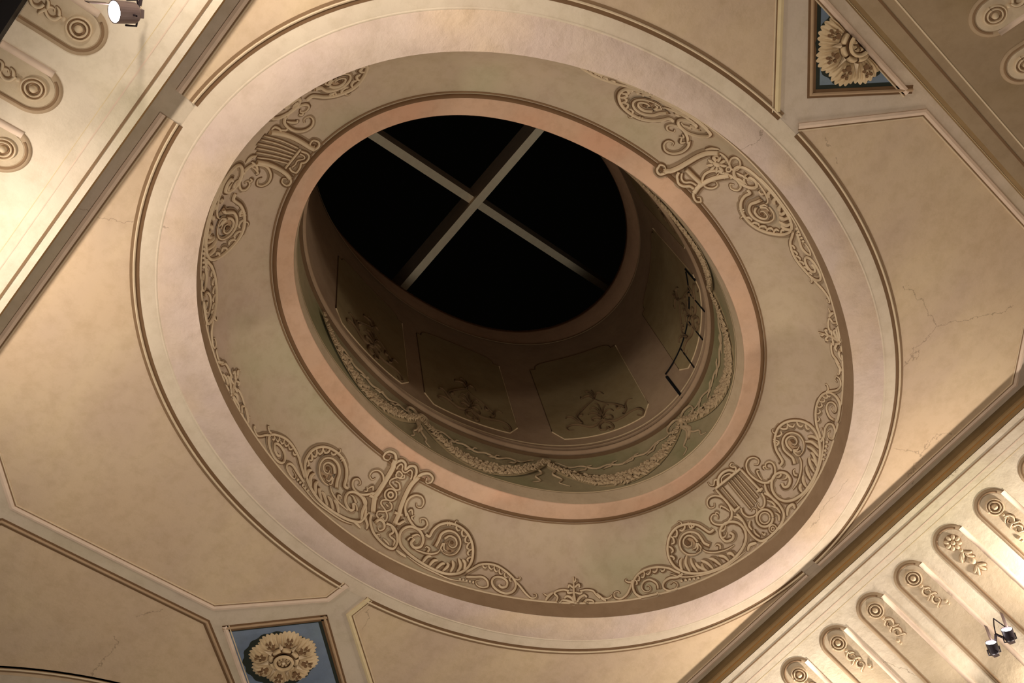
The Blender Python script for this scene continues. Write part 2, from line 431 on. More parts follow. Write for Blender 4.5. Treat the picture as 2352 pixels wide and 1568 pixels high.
# painted panels on the drum, each with its scroll ornament
def arcang(t0, s):                                 # move arc length s (S units) round the drum from angle t0
    n = 24; t = t0
    for i in range(n): t += s/n/float(RC(t))
    return t
C4 = (1100, 750, 3.92)
PANEL_STROKES = [
    (17, 'end', [(1120, 850), (1060, 892), (1000, 908), (900, 890), (830, 895), (790, 918), (812, 945), (860, 938)]),
    (20, 'end', [(1130, 850), (1210, 856), (1290, 825), (1380, 765), (1445, 742), (1485, 765), (1470, 800), (1430, 795)]),
    (13, 'end', [(940, 882), (895, 860), (850, 825), (800, 818), (782, 834)]),
    (15, 'end', [(1305, 790), (1332, 750), (1325, 700), (1345, 668), (1385, 652)]),
    (12, None, [(1130, 858), (1088, 895), (1098, 935), (1145, 935), (1165, 912), (1190, 932), (1218, 912), (1200, 882), (1140, 860)]),
    (14, 'start', [(1040, 660), (985, 705), (915, 775), (882, 820), (925, 872)]),
    (15, 'start', [(1040, 660), (1120, 690), (1200, 700), (1260, 712), (1320, 732)]),
    (13, 'end', [(1110, 822), (1070, 790), (1020, 782), (985, 800)]),
    (13, 'end', [(1110, 822), (1080, 760), (1040, 735), (1000, 748)]),
    (13, 'end', [(1110, 820), (1095, 750), (1075, 705), (1045, 695)]),
    (13, 'end', [(1112, 820), (1120, 750), (1145, 715), (1170, 712)]),
    (13, 'end', [(1114, 822), (1145, 770), (1185, 750), (1215, 765)]),
    (13, 'end', [(1110, 832), (1060, 825), (1020, 842), (1035, 862), (1060, 855)]),
    (13, 'end', [(1120, 832), (1150, 808), (1195, 808), (1205, 830), (1175, 832)]),
    (12, 'end', [(1040, 655), (1000, 628), (955, 640), (925, 655), (920, 632)]),
    (12, 'end', [(1040, 655), (1022, 612), (985, 590), (955, 598)]),
    (12, 'end', [(1042, 655), (1060, 610), (1095, 598), (1125, 612)]),
    (10, 'end', [(1040, 655), (1035, 600), (1015, 575)]),
    (12, None, [(930, 790), (915, 812), (935, 808)]), (12, None, [(1240, 715), (1250, 745), (1275, 735)]),
]
def topx(c, p): return (c[0]+p[0]/c[2], c[1]+p[1]/c[2])
panel_ref = math.radians(-70)
def panel_local(px):                               # -> arc distance from the panel's middle, height
    a, h = DRUM.param(px); n = 20; s = 0.
    for i in range(n): s += (a-panel_ref)/n*float(RC(panel_ref+(a-panel_ref)*(i+.5)/n))
    return s, h
PANEL_LOCAL = [(w, tp, [panel_local(topx(C4, q)) for q in spline(pts, 5)]) for w, tp, pts in PANEL_STROKES]
PW = .084
outline = [(-PW, 1.345), (-PW+.016, 1.322), (PW-.016, 1.322), (PW, 1.345), (PW, 1.572), (PW-.010, 1.574)]
outline += [((PW-.010)*math.cos(PI*i/16), 1.574+.036*math.sin(PI*i/16)**.7) for i in range(1, 16)]
outline += [(-PW+.010, 1.574), (-PW, 1.572)]
for i, (deg, who) in enumerate(((-70, 'nearest the middle of the lit far side'), (-25, 'left of the middle one on the far side'), (22, 'at the left end, below the skylight edge'),
                              (-112, 'behind the small hatch at the right'), (-155, 'at the right end, seen edge on'))):
    t0 = math.radians(deg)
    root = thing('drum_panel', DRUM.pt(t0, 1.32), 'arched drum panel '+who, 'wall panel', 'painted panels round the drum')
    mb = MB(); n = len(outline); cen = (0., 1.45)
    ring_ = [DRUM.pt(arcang(t0, s_), h_, .008) for s_, h_ in outline]
    # subdivided field so that it follows the curved wall
    rows = []
    hl_ = [1.322, 1.33, 1.345]+[1.345+(1.572-1.345)*j/10 for j in range(1, 11)]+[1.574+.0365*math.sin(PI/2*j/12) for j in range(0, 13)]
    for h_ in hl_:
        wl = PW if 1.345 <= h_ <= 1.572 else (PW-.016*(1.345-h_)/.023 if h_ < 1.345 else (PW-.01)*math.sqrt(max(0., 1-((h_-1.574)/.037)**2.6)) if h_ > 1.574 else PW-.01)
        rows.append([DRUM.pt(arcang(t0, wl*(k-4)/4), h_, .007) for k in range(9)])
    grid(mb, rows); mb.build('panel_field', 'drumpanel', root)
    for lo, hi, mt_ in ((0, 3, 'drumlight'), (3, len(outline)-1, 'drumline')):
        mb = MB(); seg = outline[lo:hi+1]; dense = []
        for p0, p1 in zip(seg[:-1], seg[1:]):
            k = max(2, int(math.hypot(p1[0]-p0[0], p1[1]-p0[1])/.012))
            dense += [(p0[0]+(p1[0]-p0[0])*x/k, p0[1]+(p1[1]-p0[1])*x/k) for x in range(k)]
        dense.append(seg[-1])
        relief(mb, DRUM, [(arcang(t0, s_), h_) for s_, h_ in dense], .011, .010)
        mb.build('panel_moulding', mt_, root)
    mb = MB(); relief(mb, DRUM, [(arcang(t0, -PW), 1.345+(1.572-1.345)*x/10) for x in range(11)], .010, .010); mb.build('panel_moulding', 'drumlight', root)
    mbs = MB(); mbl = MB()
    for w, tp, loc in PANEL_LOCAL:
        wm = w*.0014
        prm = [(arcang(t0, s_), h_) for s_, h_ in loc]
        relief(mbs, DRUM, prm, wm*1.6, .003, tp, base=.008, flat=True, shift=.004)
        relief(mbl, DRUM, prm, wm, .02, tp, base=.01)
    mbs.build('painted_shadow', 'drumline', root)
    mbl.build('scroll_ornament', 'drumlight' if False else plain('drum_scroll_paint', (116, 90, 60), .9) if i == 0 else bpy.data.materials['drum_scroll_paint'], root)

# small hatch in the drum wall
root = thing('wall_hatch', DRUM.pt(math.radians(-110), 1.30), 'small curved hatch outlined by black gaps low on the right of the drum wall', 'hatch')
def drumline_px(name, mat, pts, w, hgt=.012):
    mb = MB(); relief(mb, DRUM, [DRUM.param(q) for q in spline(pts, 8)], w, hgt, base=.012); return mb.build(name, mat, root)
drumline_px('open_edge', 'black', [(1533, 866), (1574, 920)], .030)
mb = MB(); relief(mb, DRUM, [(math.radians(-93.2-.9*i), 1.372+.0003*i) for i in range(37)], .014, .010, base=.012); mb.build('top_gap', 'black', root)
for a_ in (-102, -110.5, -119):
    mb = MB(); relief(mb, DRUM, [(math.radians(a_), 1.372-.07*i/8) for i in range(9)], .012, .010, base=.012); mb.build('leaf_gap', 'black', root)
mb = MB(); relief(mb, DRUM, [(math.radians(-126.5), 1.383-.05*i/8) for i in range(9)], .022, .010, base=.012); mb.build('hinge_edge', 'black', root)

# ------------------------------------------------------------------ garlands on the frieze
def leafblob(mb, c, n, t, l, w, z):
    s = n.cross(t).normalized(); vs = []
    for x, y, q in ((-1, 0, 0), (-.3, .9, .3), (.5, .7, .35), (1, 0, .1), (.5, -.7, .35), (-.3, -.9, .3)):
        vs.append(c+t*l*x+s*w*y+n*z*q)
    vs.append(c+n*z); i = 6
    mb.add(vs, [(a, (a+1) % 6, 6) for a in range(6)])
def sphereish(mb, c, r, n, t):
    s = n.cross(t).normalized(); rows = []
    for a in range(4):
        ph = a/4*PI/2; rows.append([c+(t*math.cos(2*PI*j/8)+s*math.sin(2*PI*j/8))*r*math.cos(ph)+n*r*math.sin(ph) for j in range(8)])
    grid(mb, rows, True); i = len(mb.v)-8; mb.f.append(tuple(i+j for j in range(8)))
GA = math.radians
def frame(a, b, off=0.):
    c = DRUM.pt(a, b, off); n = (DRUM.pt(a, b, off+.05)-c).normalized(); t = (DRUM.pt(a+.01, b, off)-c).normalized(); return c, n, t
med_lab = 'the middle medallion'
swags = [(-90, -49, 'between the bow at the lower right and the middle medallion'), (-1, -49, 'between the bow at the lower left and the middle medallion'),
         (-1, 48, 'hanging down the left side of the frieze'), (-90, -131, 'hanging up the right side of the frieze'), (180, 229, 'at the far right end behind the lip')]
for a0, a1, where in swags:
    root = thing('garland', DRUM.pt(GA((a0+a1)/2), 1.19), 'leafy fruit garland '+where, 'garland', 'garlands on the olive frieze')
    mbf = MB(); mbd = MB(); mbr = MB(); line = []
    N_ = 60
    for i in range(N_+1):
        x = i/N_; a = GA(a0+(a1-a0)*x); h = 1.246-.060*(math.sin(PI*x)**.8)
        line.append((a, h)); thick = .25+.75*math.sin(PI*x)**.8
        for k in range(5):
            c, n, t = frame(a+random.uniform(-.01, .01), h+random.uniform(-.0125, .0125)*thick, .018)
            ang = random.uniform(-1.1, 1.1)+(PI if a1 < a0 else 0); s = n.cross(t)
            tt = t*math.cos(ang)+s*math.sin(ang)
            leafblob(mbf, c, n, tt, .034*thick+.008, .014*thick+.004, .030)
        if i % 3 == 1 and thick > .6:
            c, n, t = frame(a, h+random.uniform(-.004, .004), .02); sphereish(mbf, c, .032*thick, n, t)
    mbf.build('leaves_and_fruit', plain('garland_paint', (170, 142, 106), .9) if 'garland_paint' not in bpy.data.materials else bpy.data.materials['garland_paint'], root, smooth=False, kind='stuff')
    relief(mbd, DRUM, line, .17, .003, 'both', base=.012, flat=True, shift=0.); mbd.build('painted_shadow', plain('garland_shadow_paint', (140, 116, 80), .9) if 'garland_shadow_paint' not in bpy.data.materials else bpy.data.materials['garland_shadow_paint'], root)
    # fluttering ribbon above the swag
    rb = [(GA(a0+(a1-a0)*x/40), 1.249-.022*math.sin(PI*x/40)+.0035*math.sin(x*.9)) for x in range(3, 38)]
    relief(mbr, DRUM, rb, .020, .012, 'both', base=.012)
    for x in (8, 14, 20, 27, 33):
        a = GA(a0+(a1-a0)*x/40)
        relief(mbr, DRUM, [(a+.02*k, 1.236-.004*k+.003*math.sin(k*2.2)) for k in range(5)], .018, .014, 'both', base=.012)
    mbr.build('ribbon', bpy.data.materials['garland_paint'], root)
for a0, where in ((-90, 'at the lower right of the frieze'), (0, 'at the lower left of the frieze')):
    root = thing('ribbon_bow', DRUM.pt(GA(a0), 1.21), 'painted ribbon bow with hanging tails '+where, 'bow', 'bows on the olive frieze')
    for sgn, nm in ((1, 'loop'), (-1, 'loop')):
        mb = MB(); relief(mb, DRUM, [(GA(a0)+sgn*x, h) for x, h in [tuple(q) for q in spline([(.0, 1.245), (.03, 1.256), (.075, 1.252), (.08, 1.238), (.04, 1.236), (0, 1.243)], 6)]], .018, .018, base=.012)
        mb.build(nm, bpy.data.materials['garland_paint'], root)
        mb = MB(); relief(mb, DRUM, [(GA(a0)+sgn*x, h) for x, h in [tuple(q) for q in spline([(.0, 1.243), (.012, 1.228), (.004, 1.214), (.022, 1.200), (.05, 1.190), (.045, 1.180), (.075, 1.172)], 6)]], .026, .016, 'end', base=.012)
        mb.build('tail', bpy.data.materials['garland_paint'], root)
    mb = MB(); dome(mb, DRUM, GA(a0), 1.243, .03, .03, base=.012); mb.build('knot', bpy.data.materials['garland_paint'], root)
    mb = MB(); relief(mb, DRUM, [(GA(a0)+.015*math.sin(k), 1.243-.006*k) for k in range(9)], .05, .02, 'both', base=.008); mb.build('tassel', bpy.data.materials['garland_paint'], root)
root = thing('medallion', DRUM.pt(GA(-48.5), 1.25), 'small round medallion with ribbon tails where two garlands meet', 'medallion')
for r_, h_ in ((.075, .016), (.05, .026), (.022, .036)):
    mb = MB(); dome(mb, DRUM, GA(-48.5), 1.246, r_, h_, 20, sq=.62, base=.012); mb.build('ring' if r_ > .03 else 'boss', bpy.data.materials['garland_paint' if r_ != .05 else 'garland_shadow_paint'], root)
for sgn in (-1, 1):
    mb = MB(); relief(mb, DRUM, [(GA(-48.5)+sgn*x, h) for x, h in [tuple(q) for q in spline([(.02, 1.238), (.05, 1.225), (.03, 1.212), (.07, 1.200), (.05, 1.19), (.1, 1.182)], 6)]], .024, .016, 'end', base=.012)
    mb.build('tail', bpy.data.materials['garland_paint'], root)

# ------------------------------------------------------------------ skylight: cross beams and glass
KH = 1.97
dx = ray((1092, 470)); X0 = (dx[0]*KH, dx[1]*KH)
def on_u_plane(px): d = ray(px); h = X0[0]/d[0]; return Vector((S*X0[0], S*d[1]*h, 1.6+S*h))
def on_v_plane(px): d = ray(px); h = X0[1]/d[1]; return Vector((S*d[0]*h, S*X0[1], 1.6+S*h))
a_, b_ = on_u_plane((866, 317)), on_u_plane((1385, 657))
dirv = (b_-a_).normalized(); up_ = Vector((0, -dirv.z, dirv.y)) if dirv.y > 0 else Vector((0, dirv.z, -dirv.y))
sky = thing('skylight_frame', P(X0[0], X0[1], KH), 'crossed pale skylight beams over the black night sky', 'skylight')
def beam(a, b, w, d, nm, ext=1.2):
    a = Vector(a); b = Vector(b); t = (b-a).normalized(); a = a-t*ext; b = b+t*ext
    s = t.cross(Vector((0, 0, 1))).normalized(); n = Vector((0, 0, 1))
    vs = []
    for p in (a, b):
        vs += [p-s*w/2, p+s*w/2, p+s*w/2+n*d, p-s*w/2+n*d]
    mb = MB(); mb.add([vs[0], vs[1], vs[5], vs[4]], [(0, 1, 2, 3)]); face = mb.build(nm, 'beam', sky, smooth=False)
    mb = MB(); mb.add(vs, [(0, 3, 2, 1), (4, 5, 6, 7), (1, 2, 6, 5), (2, 3, 7, 6), (3, 0, 4, 7)]); mb.build('beam_web', 'beamside', face, smooth=False)
beam(a_, b_, .105, .34, 'short_beam', .9)
c0, c1 = on_v_plane((1228, 312)), on_v_plane((918, 672))
tt = (c1-c0).normalized(); beam(c0, c1, .105, .52, 'long_beam', .9)
nrm = (b_-a_).normalized().cross(tt).normalized(); nrm = nrm if nrm.z > 0 else -nrm
mid = P(X0[0], X0[1], KH)+Vector((0, 0, .56)); e1 = (b_-a_).normalized(); e2 = tt
for sx in (-1, 1):
    for sy in (-1, 1):
        q = [mid+e1*sx*.03+e2*sy*.03, mid+e1*sx*4+e2*sy*.03, mid+e1*sx*4+e2*sy*4, mid+e1*sx*.03+e2*sy*4]
        q2 = [p+nrm*.02 for p in q]; mb = MB(); mb.add(q+q2, [(0, 1, 2, 3), (7, 6, 5, 4), (0, 4, 5, 1), (1, 5, 6, 2), (2, 6, 7, 3), (3, 7, 4, 0)])
        mb.build('glass_pane', 'glass', sky, smooth=False)

# ------------------------------------------------------------------ painted mouldings and fields on the flat ceiling
def off_poly(pts, d):                                # offset an open polyline sideways (left = +)
    out = []; n = len(pts)
    for i in range(n):
        p = np.array(pts[i], float)
        def nr(a, b):
            t = np.array(b, float)-np.array(a, float); l = np.linalg.norm(t); t = t/l if l > 1e-9 else t; return np.array([-t[1], t[0]])
        if i == 0: m_ = nr(pts[0], pts[1])
        elif i == n-1: m_ = nr(pts[-2], pts[-1])
        else:
            a = nr(pts[i-1], pts[i]); b = nr(pts[i], pts[i+1]); m_ = a+b; l = np.linalg.norm(m_); m_ = m_/l
            m_ = m_/max(.4, float(m_@a))
        out.append(tuple(p+m_*d))
    return out
def strip(mb, pts, d0, d1, z0=.004, z1=None, zr=0.):
    z1 = z0 if z1 is None else z1
    A_ = off_poly(pts, d0); B_ = off_poly(pts, d1); Mid = off_poly(pts, (d0+d1)/2)
    rows = [[FLAT.pt(x, y, -.001) for x, y in A_], [FLAT.pt(x, y, z0) for x, y in A_], [FLAT.pt(x, y, max(z0, z1)+zr) for x, y in Mid], [FLAT.pt(x, y, z1) for x, y in B_], [FLAT.pt(x, y, -.001) for x, y in B_]]
    grid(mb, rows); return mb
def moulding(parent, pts, style, side=1):
    """side: +1 when the panel's inside lies to the left of the travel direction"""
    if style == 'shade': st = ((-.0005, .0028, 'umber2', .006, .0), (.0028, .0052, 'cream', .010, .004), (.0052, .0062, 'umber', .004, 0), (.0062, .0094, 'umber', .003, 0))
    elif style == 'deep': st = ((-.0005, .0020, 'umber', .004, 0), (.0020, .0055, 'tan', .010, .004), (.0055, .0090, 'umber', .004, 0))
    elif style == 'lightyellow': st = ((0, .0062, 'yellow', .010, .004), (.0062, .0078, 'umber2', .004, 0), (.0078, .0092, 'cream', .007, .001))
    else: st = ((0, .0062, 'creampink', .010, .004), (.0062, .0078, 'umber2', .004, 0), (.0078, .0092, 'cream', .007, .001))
    for d0, d1, mt_, z, zr in st:
        mb = MB(); strip(mb, pts, side*d0, side*d1, z, zr=zr)
        mb.build({'umber': 'shadow_line', 'umber2': 'shade_line', 'cream': 'fillet', 'tan': 'fillet'}.get(mt_, 'highlight_fillet'), mt_, parent, smooth=False)
def earc(t0, t1, n=60, cu=CU, cv=CV+.0015, off=0.):
    return [(cu+(float(RE(t))+off)*math.cos(t), cv+(float(RE(t))+off)*math.sin(t)) for t in (t0+(t1-t0)*i/n for i in range(n+1))]
def sheet(parent, poly, name, mat, z=.003, cen=None):
    cx = sum(p[0] for p in poly)/len(poly) if cen is None else cen[0]; cy = sum(p[1] for p in poly)/len(poly) if cen is None else cen[1]
    from mathutils.geometry import tessellate_polygon
    vs_ = [Vector((x, y, 0)) for x, y in poly]; tri = tessellate_polygon([vs_])
    mb = MB(); mb.add([FLAT.pt(x, y, z) for x, y in poly], tri); return mb.build(name, mat, parent, smooth=False)
def ang(p): return math.atan2(p[1]-CV, p[0]-CU)
vb0, vb1 = .0213, -1.0213                              # outer edges of the straight border mouldings
def panel(label, arc0, arc1, pts, styles, side, arcside):
    root = thing('ceiling_panel', FLAT.pt(*pts[len(pts)//2]), label, 'ceiling panel', 'outlined panels round the oval')
    arc = earc(arc0, arc1)
    sheet(root, arc+pts[::-1] if math.hypot(arc[-1][0]-pts[-1][0], arc[-1][1]-pts[-1][1]) < math.hypot(arc[-1][0]-pts[0][0], arc[-1][1]-pts[0][1]) else arc+pts, 'panel_field', 'field')
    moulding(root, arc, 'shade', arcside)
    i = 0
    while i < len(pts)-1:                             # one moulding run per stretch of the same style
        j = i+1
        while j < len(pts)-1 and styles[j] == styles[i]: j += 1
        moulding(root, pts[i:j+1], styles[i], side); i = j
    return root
# left-hand panel (towards the lower left of the picture)
tW0, tW1 = ang((.292, .0165)), ang((.6691, -.4929))
panel('big ochre ceiling panel at the left between oval and left border', tW0, tW1,
      [(.292, vb0), (.670, vb0), (.7964, -.0965), (.7964, -.3731), (.7035, -.4869), (.6691, -.4935)], ['light']*5, -1, -1)
tS0, tS1 = ang((.6694, -.525)), ang((.2926, -1.0150))
panel('ochre ceiling panel at the bottom between the oval and the lower right border', tS0, tS1,
      [(.6694, -.5250), (.7087, -.5189), (.7964, -.6250), (.7964, -.905), (.680, vb1), (.2926, vb1)], ['lightyellow']*2+['light']*3, -1, -1)
tE0, tE1 = ang((.2706, -1.0150)), ang((-.1239, -.5243))
panel('tan ceiling panel at the right below the blue triangle', tE0, tE1-2*PI if tE1 > 0 else tE1,
      [(.2706, vb1), (-.0915, vb1), (-.2365, -.880), (-.2365, -.6216), (-.1290, -.5150)], ['light']*4, -1, -1)
tN0, tN1 = ang((-.124, -.4951)), ang((.2640, .0165))
panel('tan ceiling panel at the top above the oval', tN0, tN1,
      [(-.124, -.4880), (-.2365, -.3700), (-.2365, -.130), (-.100, vb0), (.2640, vb0)], ['lightyellow', 'light', 'light', 'light'], -1, -1)
# panels of the next bay
root = thing('ceiling_panel', FLAT.pt(.90, -.3), 'dim ochre ceiling panel in the bottom left corner beyond the cross band', 'ceiling panel', 'outlined panels round the oval')
nx = 1.362
arc2 = earc(PI*1.02, ang((.2640, .0165))*1.0, 60, nx)
pl = [(nx-.0, vb0), (.93, vb0), (.8140, -.0966), (.8140, -.3785), (.9030, -.4860)]
sheet(root, pl+[(.955, -.4935)]+[(x, y) for x, y in earc(PI*.995, PI*.5, 60, nx)], 'panel_field', 'field')
moulding(root, pl[1:], 'deep', 1); moulding(root, [(.903, -.4860), (.955, -.4935)], 'deep', 1)
moulding(root, earc(PI*.5, PI*.995, 60, nx, off=.006), 'shade', -1)
root = thing('ceiling_panel', FLAT.pt(.90, -.7), 'ochre ceiling panel beyond the blue rosette square at the bottom edge', 'ceiling panel', 'outlined panels round the oval')
pl = [(.955, -.5150), (.9030, -.5250), (.8140, -.6250), (.8140, -.905), (.93, vb1), (nx, vb1)]
sheet(root, pl+earc(PI*1.5, PI*1.005, 60, nx), 'panel_field', 'field'); moulding(root, pl, 'light', 1)
moulding(root, earc(PI*1.005, PI*1.5, 60, nx), 'shade', -1)
# band of greyer plaster next to the lips
for nm, y0, y1 in (('border_band', .0220, VL-.0002), ('border_band', VR+.0002, vb1-.0007)):
    mb = MB(); grid(mb, [[FLAT.pt(UN+(UEND-UN)*i/20, y, .002) for i in range(21)] for y in (y0, y1)]); mb.build(nm, 'border', ceiling, smooth=False)

# ------------------------------------------------------------------ blue rosette compartments
def rosette(root, cu, cv, r, cut=None, name_parts=True):
    """acanthus rosette; cut = u below which it is sliced off"""
    loc = FLAT.pt(cu, cv)
    def pt(rr, a, z): 
        x, y = cu+rr*math.cos(a), cv+rr*math.sin(a)
        if cut is not None and x < cut: x = cut
        return FLAT.pt(x, y, z)
    def inside(a, rr): return cut is None or cu+rr*math.cos(a) > cut
    # dark painted shadow on the ground
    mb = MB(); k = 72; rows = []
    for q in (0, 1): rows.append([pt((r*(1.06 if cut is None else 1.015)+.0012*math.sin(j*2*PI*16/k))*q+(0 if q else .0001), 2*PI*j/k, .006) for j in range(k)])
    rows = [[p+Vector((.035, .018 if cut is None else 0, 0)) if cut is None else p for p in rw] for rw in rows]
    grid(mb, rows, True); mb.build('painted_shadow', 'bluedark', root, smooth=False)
    for i in range(8):                               # big acanthus leaves
        a0 = 2*PI*(i+.5)/8
        if not inside(a0, r*.75): continue
        mb = MB(); rows = []; n = 36
        for a_i in range(n+1):
            x = a_i/n; a = a0+(x-.5)*2*PI/8*1.04
            edge = 1-.13*(abs(2*x-1)**2.2)+.075*abs(math.sin(x*PI*6))-.03
            row = []
            for q in range(8):
                y = q/7; rr = r*(.42+(edge-.42)*y)
                z = .012+.040*math.sin(PI*min(y*1.02, 1))**.7*(1-.55*abs(2*x-1)**2)+.016*math.cos(x*PI*12)*y
                if q == 7: z = .008
                row.append(pt(rr, a, z))
            rows.append(row)
        grid(mb, rows); leaf = mb.build('acanthus_leaf', 'stone', root)
        mb = MB()                                     # dark drilled eyes and grooves of the leaf
        for dq, rq, w in ((0, .60, .010), (-.16, .68, .006), (.16, .68, .006), (0, .76, .007), (-.09, .82, .005), (.09, .82, .005)):
            a = a0+dq*.8; c = pt(r*rq, a, 0)
            if not inside(a, r*rq): continue
            vs_ = [c+Vector((math.cos(j)*w*1.9, math.sin(j)*w*1.9, -.058)) for j in (2*PI*jj/8 for jj in range(8))]
            mb.add([p+Vector((0, 0, .012)) for p in vs_]+[p for p in vs_], [tuple(range(8, 16))]+[(j, (j+1) % 8, 8+(j+1) % 8, 8+j) for j in range(8)])
        if mb.v: mb.build('drilled_eyes', 'stonedark', leaf, smooth=False)
    for i in range(8):                               # pointed tongues between the leaves
        a = 2*PI*i/8
        if not inside(a, r*.6): continue
        mb = MB(); mb.add([pt(r*.44, a-.16, .03), pt(r*.44, a+.16, .03), pt(r*.70, a, .045), pt(r*.46, a, .062)], [(0, 3, 2), (3, 1, 2), (0, 1, 3)])
        mb.build('tongue', 'cream', root, smooth=False)
    mb = MB(); grid(mb, [[pt(r*.47, 2*PI*j/48, .03) for j in range(48)], [pt(r*.20, 2*PI*j/48, .03) for j in range(48)]], True); mb.build('groove', 'stonedark', root)
    for i in range(8):                               # rounded inner petals
        a0 = 2*PI*(i+.5)/8
        if not inside(a0, r*.38): continue
        mb = MB(); rows = []
        for a_i in range(9):
            x = a_i/8; a = a0+(x-.5)*.66; row = []
            for q in range(6):
                y = q/5; rr = r*(.31+.145*y*(1-.2*abs(2*x-1)**3)); row.append(pt(rr, a, .034+.028*math.sin(PI*y)**.6*(math.sin(PI*(.08+.84*x))**.4)))
            rows.append(row)
        grid(mb, rows); mb.build('petal', 'stone', root)
    for r0, r1, z, mt_, nm in ((.20, .30, .070, 'stone', 'ring'), (.0, .205, .045, 'stonedark', 'centre_ground')):
        mb = MB(); rows = []
        for q in range(6):
            y = q/5; rows.append([pt(r*(r0+(r1-r0)*y)+1e-5, 2*PI*j/48, z+(.02*math.sin(PI*y) if nm == 'ring' else 0)) for j in range(48)])
        grid(mb, rows, True); mb.build(nm, mt_, root)
    for i in range(8):                               # bud segments
        a0 = 2*PI*(i+.5)/8
        if not inside(a0, r*.15): continue
        mb = MB(); rows = []
        for a_i in range(6):
            x = a_i/5; a = a0+(x-.5)*.62; rows.append([pt(r*(.07+.115*q/4), a, .048+.028*math.sin(PI*q/4)**.6*math.sin(PI*(.1+.8*x))**.4) for q in range(5)])
        grid(mb, rows); mb.build('bud_segment', 'stone', root)
    if inside(0, 0) and (cut is None or cu > cut+.01):
        mb = MB(); rows = []
        for q in range(5): rows.append([pt(r*.065*math.cos(q/4*PI/2)+1e-5, 2*PI*j/16, .05+.04*math.sin(q/4*PI/2)) for j in range(16)])
        grid(mb, rows, True); mb.build('centre_boss', 'cream', root)
# complete square, bottom of the picture
cS = (.8130, -.4985); hu, hv = .0895, .1010
root = thing('blue_compartment', FLAT.pt(*cS), 'blue square ceiling compartment in a stone coloured frame at the bottom edge', 'ceiling compartment', 'blue ceiling compartments')
def dia(k): return [(cS[0]-hu*k, cS[1]), (cS[0], cS[1]+hv*k), (cS[0]+hu*k, cS[1]), (cS[0], cS[1]-hv*k)]
sheet(root, dia(.90), 'dark_border', 'bluedark', .003)
q = dia(.86); sheet(root, [(x+.0035, y+.0022) for x, y in q], 'blue_ground', 'blue', .0045)
d_ = dia(1.)
moulding(root, [d_[0], d_[1]], 'deep', -1); moulding(root, [d_[3], d_[0]], 'deep', -1)
moulding(root, [d_[1], d_[2]], 'light', -1); moulding(root, [d_[2], d_[3]], 'light', -1)
r1 = thing('rosette', FLAT.pt(.8130, -.4940), 'whole round acanthus rosette on the blue square at the bottom edge', 'rosette', 'acanthus rosettes')
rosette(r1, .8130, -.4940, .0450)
# half compartment cut by the end border
cN = (-.2445, -.5020); cut = -.2365
root = thing('blue_compartment', FLAT.pt(-.2, -.502), 'blue triangular ceiling compartment cut by the border, top right', 'ceiling compartment', 'blue ceiling compartments')
def tri_(k, c_):
    x0 = cN[0]+.0900*k; w = .1010*(1-(c_-cN[0])/(.0900*k))*k if k else 0
    return [(c_, cN[1]+w), (x0, cN[1]), (c_, cN[1]-w)]
sheet(root, tri_(.90, cut+.008), 'dark_border', 'bluedark', .003)
t_ = tri_(.80, cut+.008); sheet(root, t_, 'blue_ground', 'blue', .0045)
t1 = tri_(1., cut)
moulding(root, [t1[0], t1[1], t1[2]], 'deep', -1); moulding(root, [(t1[2][0], t1[2][1]+.0045), (t1[0][0], t1[0][1]-.004)], 'light', -1)
r2 = thing('rosette', FLAT.pt(-.222, -.502), 'half acanthus rosette cut by the border, in the blue triangle at top right', 'rosette', 'acanthus rosettes')
rosette(r2, -.2290, -.5000, .0455, cut=cut+.0085)

